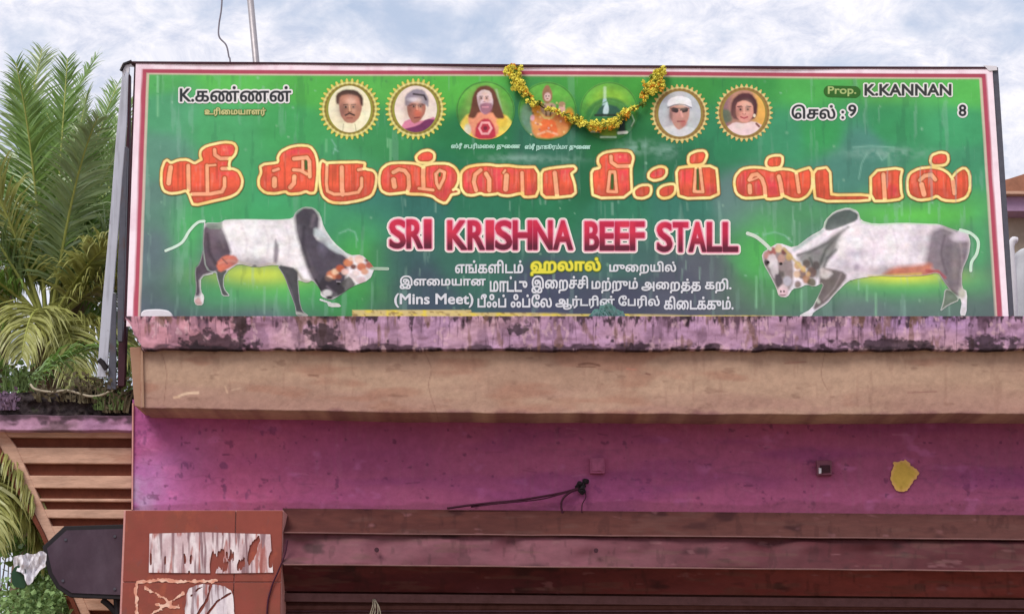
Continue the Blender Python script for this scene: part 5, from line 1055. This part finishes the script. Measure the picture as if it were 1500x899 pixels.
palm(118, 400, 4.4, [(60, 78, 1.9, .5, .6, .3, 0), (130, 72, 2.1, .6, .6, .35, 0), (150, 70, 2.2, .5, .6, .3, 0), (110, 70, 2.0, .7, .6, .3, 0), (20, 60, 2.0, .9, .6, .5, 0), (350, 40, 1.8, 1.1, .6, .7, 2), (160, 60, 2.0, .8, .6, .5, 0), (10, 20, 1.6, 1.2, .6, .9, 0), (330, 10, 1.5, 1.3, .6, .9, 1), (200, 20, 1.6, 1.2, .6, .9, 2), (300, -10, 1.4, 1.2, .6, .9, 0), (240, 0, 1.4, 1.3, .6, .9, 0), (180, 40, 1.8, 1., .6, .8, 0), (0, 75, 2.1, .9, .6, .4, 2)],
     'coconut palm half hidden behind the grey side sheet of the signboard', mats)
palm(5, 400, 5.5, [(80, 80, 2.6, .5, .7, .3, 2), (30, 60, 2.8, .7, .7, .5, 2), (10, 40, 2.6, .8, .7, .6, 0), (350, 20, 2.4, 1, .7, .9, 2), (150, 60, 2.6, .6, .7, .5, 0), (180, 40, 2.4, .8, .7, .7, 0), (0, 5, 2.2, 1.0, .7, .9, 0), (330, 40, 2.2, 1, .7, .8, 1), (45, 75, 2.6, .5, .7, .4, 0), (340, -15, 2.0, 1.0, .7, .9, 2), (300, 30, 2.2, 1.1, .7, .9, 0)],
     'grey green coconut palm standing further back at the left edge', mats)
palm(-46, 668, 1.0, [(5, 45, 1.5, 1.3, .5, 1.0, 1), (350, 20, 1.3, 1.2, .5, 1.0, 0), (20, 62, 1.6, 1.2, .5, .8, 0), (0, -10, 1.0, 1.2, .5, 1.0, 1), (335, -30, 1.1, 1, .5, 1.0, 1), (300, -20, 1.1, 1, .5, 1.0, 1), (350, -5, 1.2, 1.1, .5, 1.0, 1), (15, 30, 1.0, 1.6, .5, 1.0, 1), (320, 10, 1.0, 1.5, .5, 1.0, 1), (30, 10, 1.3, 1.0, .5, 1.0, 0), (60, 30, 1.6, 1.0, .5, .8, 2), (90, 10, 1.3, 1.0, .5, .9, 0), (10, 5, 1.1, 1.0, .5, 1.0, 0), (120, 50, 1.6, 1.0, .5, .9, 1)],
     'low young palm with drooping yellowish fronds left of the louvred wing', mats, 0.09)
# leafy bush, lower left
def bush(px, py, Y, rx, rz, n, m, label, seed, ls=0.05):
    r_ = random.Random(seed); c = P(px, py, Y); e = empty('bush', (c.x, Y, 0), label, 'bush', 'bushes left of the shop')
    st = MB(); lf = MB()
    for k in range(14):
        a = Vector((c.x+r_.uniform(-.2, .2), Y+r_.uniform(-.1, .1), 0)); b = c+Vector((r_.gauss(0, rx*.5), r_.gauss(0, .2), r_.gauss(0, rz*.4))); st.tube(curve_pts([a, (a+b)/2+Vector((r_.uniform(-.1, .1), 0, 0)), b], 4), 0.012, 5, 0.004)
    st.build('stem', M['bark'], e)
    clumps = [c+Vector((r_.uniform(-1, 1)*rx, r_.uniform(-.4, .4), r_.uniform(-1, 1)*rz)) for _ in range(26)]
    for k in range(n):
        q = r_.choice(clumps)+Vector((r_.gauss(0, .09), r_.gauss(0, .09), r_.gauss(0, .09))); L_ = ls*r_.uniform(.6, 1.4); dv = Vector((r_.gauss(0, 1), r_.gauss(0, 1), r_.gauss(0, .8)+.2)).normalized(); s = dv.cross(Vector((r_.gauss(0, 1), r_.gauss(0, 1), r_.gauss(0, 1)))).normalized()*L_*.35
        nrm = dv.cross(s).normalized()*L_*.12
        lf.add([q, q+dv*L_*.5+s-nrm, q+dv*L_, q+dv*L_*.5-s-nrm], [(0, 1, 2, 3)])
    lf.build('foliage', m, e)['kind'] = 'stuff'
bush(20, 920, 0.6, 0.36, 0.24, 4200, M['bushleaf'], 'bright green small leaved bush at the bottom left corner', 21, 0.045)
bush(10, 800, 2.4, 0.7, 0.7, 2600, M['leaf_a'], 'darker bush in the shade behind the white cloth', 22, 0.08)
bush(-10, 640, 4.5, 1.3, 1.2, 3600, M['leaf_a'], 'dense green shrub under the palms behind the parapet', 23, 0.11)
bush(110, 640, 4.8, 0.8, 0.8, 2600, M['leaf_a'], 'green shrub behind the mildewed parapet', 24, 0.10)
g = G(8, 802, 76, 862, 1.2)
Fc = poly_sdf(g, [(16, 816), (34, 810), (52, 812), (60, 806), (70, 812), (66, 826), (58, 836), (50, 850), (38, 858), (34, 838), (20, 834)], 1)+(vnoise(g, 9, 9, 2, 61)-.5)*7
pc = Paint(g, (222, 222, 230))
tag(sheet('white_cloth', g, pc.c, -0.10, M['white'], None, F=Fc, relief=(vnoise(g, 12, 26, 3, 62)+0.5*vnoise(g, 5, 12, 2, 63))*0.16), 'crumpled white cloth caught on the bush beside the octagonal board', 'cloth')
gl = mat('dark_green_leaf', lin((38, 66, 44)), 0.4, grain=0.2)
mb = MB(); mb.prism(smooth_poly([(18, 858), (16, 838), (24, 827), (37, 829), (38, 858), (34, 862)], 2), -0.22, -0.20); tag(mb.build('broad_leaf', gl), 'single broad dark green leaf under the white cloth', 'leaf')

# ================================================================== right: neighbour house and tarpaulined tank
YH = 8.0
hs = empty('neighbour_house', P(1560, 600, YH), 'neighbouring house with brown roof and mauve fascia seen past the right end of the signboard', 'house')
hs.location.z = 0
def hp(pts, Y0, Y1, name, m): return MB().prism(pts, Y0, Y1).build(name, m, hs)
hp([(1462, 266), (1478, 262), (1500, 255), (1560, 236), (1660, 270), (1690, 280), (1462, 280)], YH-0.05, YH+6, 'gable', M['rooftile'])
hp([(1458, 280), (1694, 280), (1694, 284), (1458, 284)], YH-0.4, YH+6, 'eaves_board', M['peach'])
hp([(1462, 288), (1690, 288), (1690, 309), (1462, 309)], YH-0.3, YH+6, 'fascia', M['mauve'])
a = P(1466, 309, YH); b = P(1686, 309, YH); mb = MB(); mb.box((a.x, YH, 0), (b.x, YH+5.9, a.z)); mb.build('wall', M['house'], hs)
mb = MB(); w0 = P(1520, 330, YH); w1 = P(1575, 400, YH); mb.box((w0.x, YH-0.03, w1.z), (w1.x, YH+.02, w0.z)); wf = mb.build('window', M['white'], hs)
mb = MB(); mb.box((w0.x+.05, YH-0.04, w1.z+.05), (w1.x-.05, YH-.028, w0.z-.05)); mb.build('pane', M['black'], wf)
YT = 1.7
c = P(1535, 470, YT); c.z = ztop(470, YT)
tk = empty('covered_tank', c, 'rounded pale grey tarpaulin covered tank on the roof right of the signboard', 'water tank')
vs = []; fs = []; prof = [(0.262, -0.05), (0.262, 0.12), (0.25, 0.36), (0.225, 0.50), (0.235, 0.54), (0.20, 0.565), (0.10, 0.60), (0.005, 0.61)]; n = 48
for r0, z0 in prof:
    for k in range(n):
        q = 2*math.pi*k/n; rr_ = r0*(1+0.035*math.sin(q*11+z0*3)*(1 if z0 < .52 else .3)); vs.append((c.x+rr_*math.cos(q), c.y+rr_*math.sin(q), c.z+z0))
fs = [(i*n+k, i*n+(k+1) % n, (i+1)*n+(k+1) % n, (i+1)*n+k) for i in range(len(prof)-1) for k in range(n)]
MB().add(vs, fs).build('cover', M['tank'], tk, smooth=True)
mb = MB(); mb.tube(curve_pts([P(1486, 480, 1.35), P(1485, 420, 1.35), P(1482, 375, 1.35), P(1481, 362, 1.35), P(1484, 352, 1.35), P(1489, 352, 1.36)], 5), 0.026, 10)
tag(mb.build('bent_pipe', M['white'], smooth=True), 'white bent plastic pipe between the signboard edge and the covered tank', 'pipe')
bpy.context.view_layer.update()
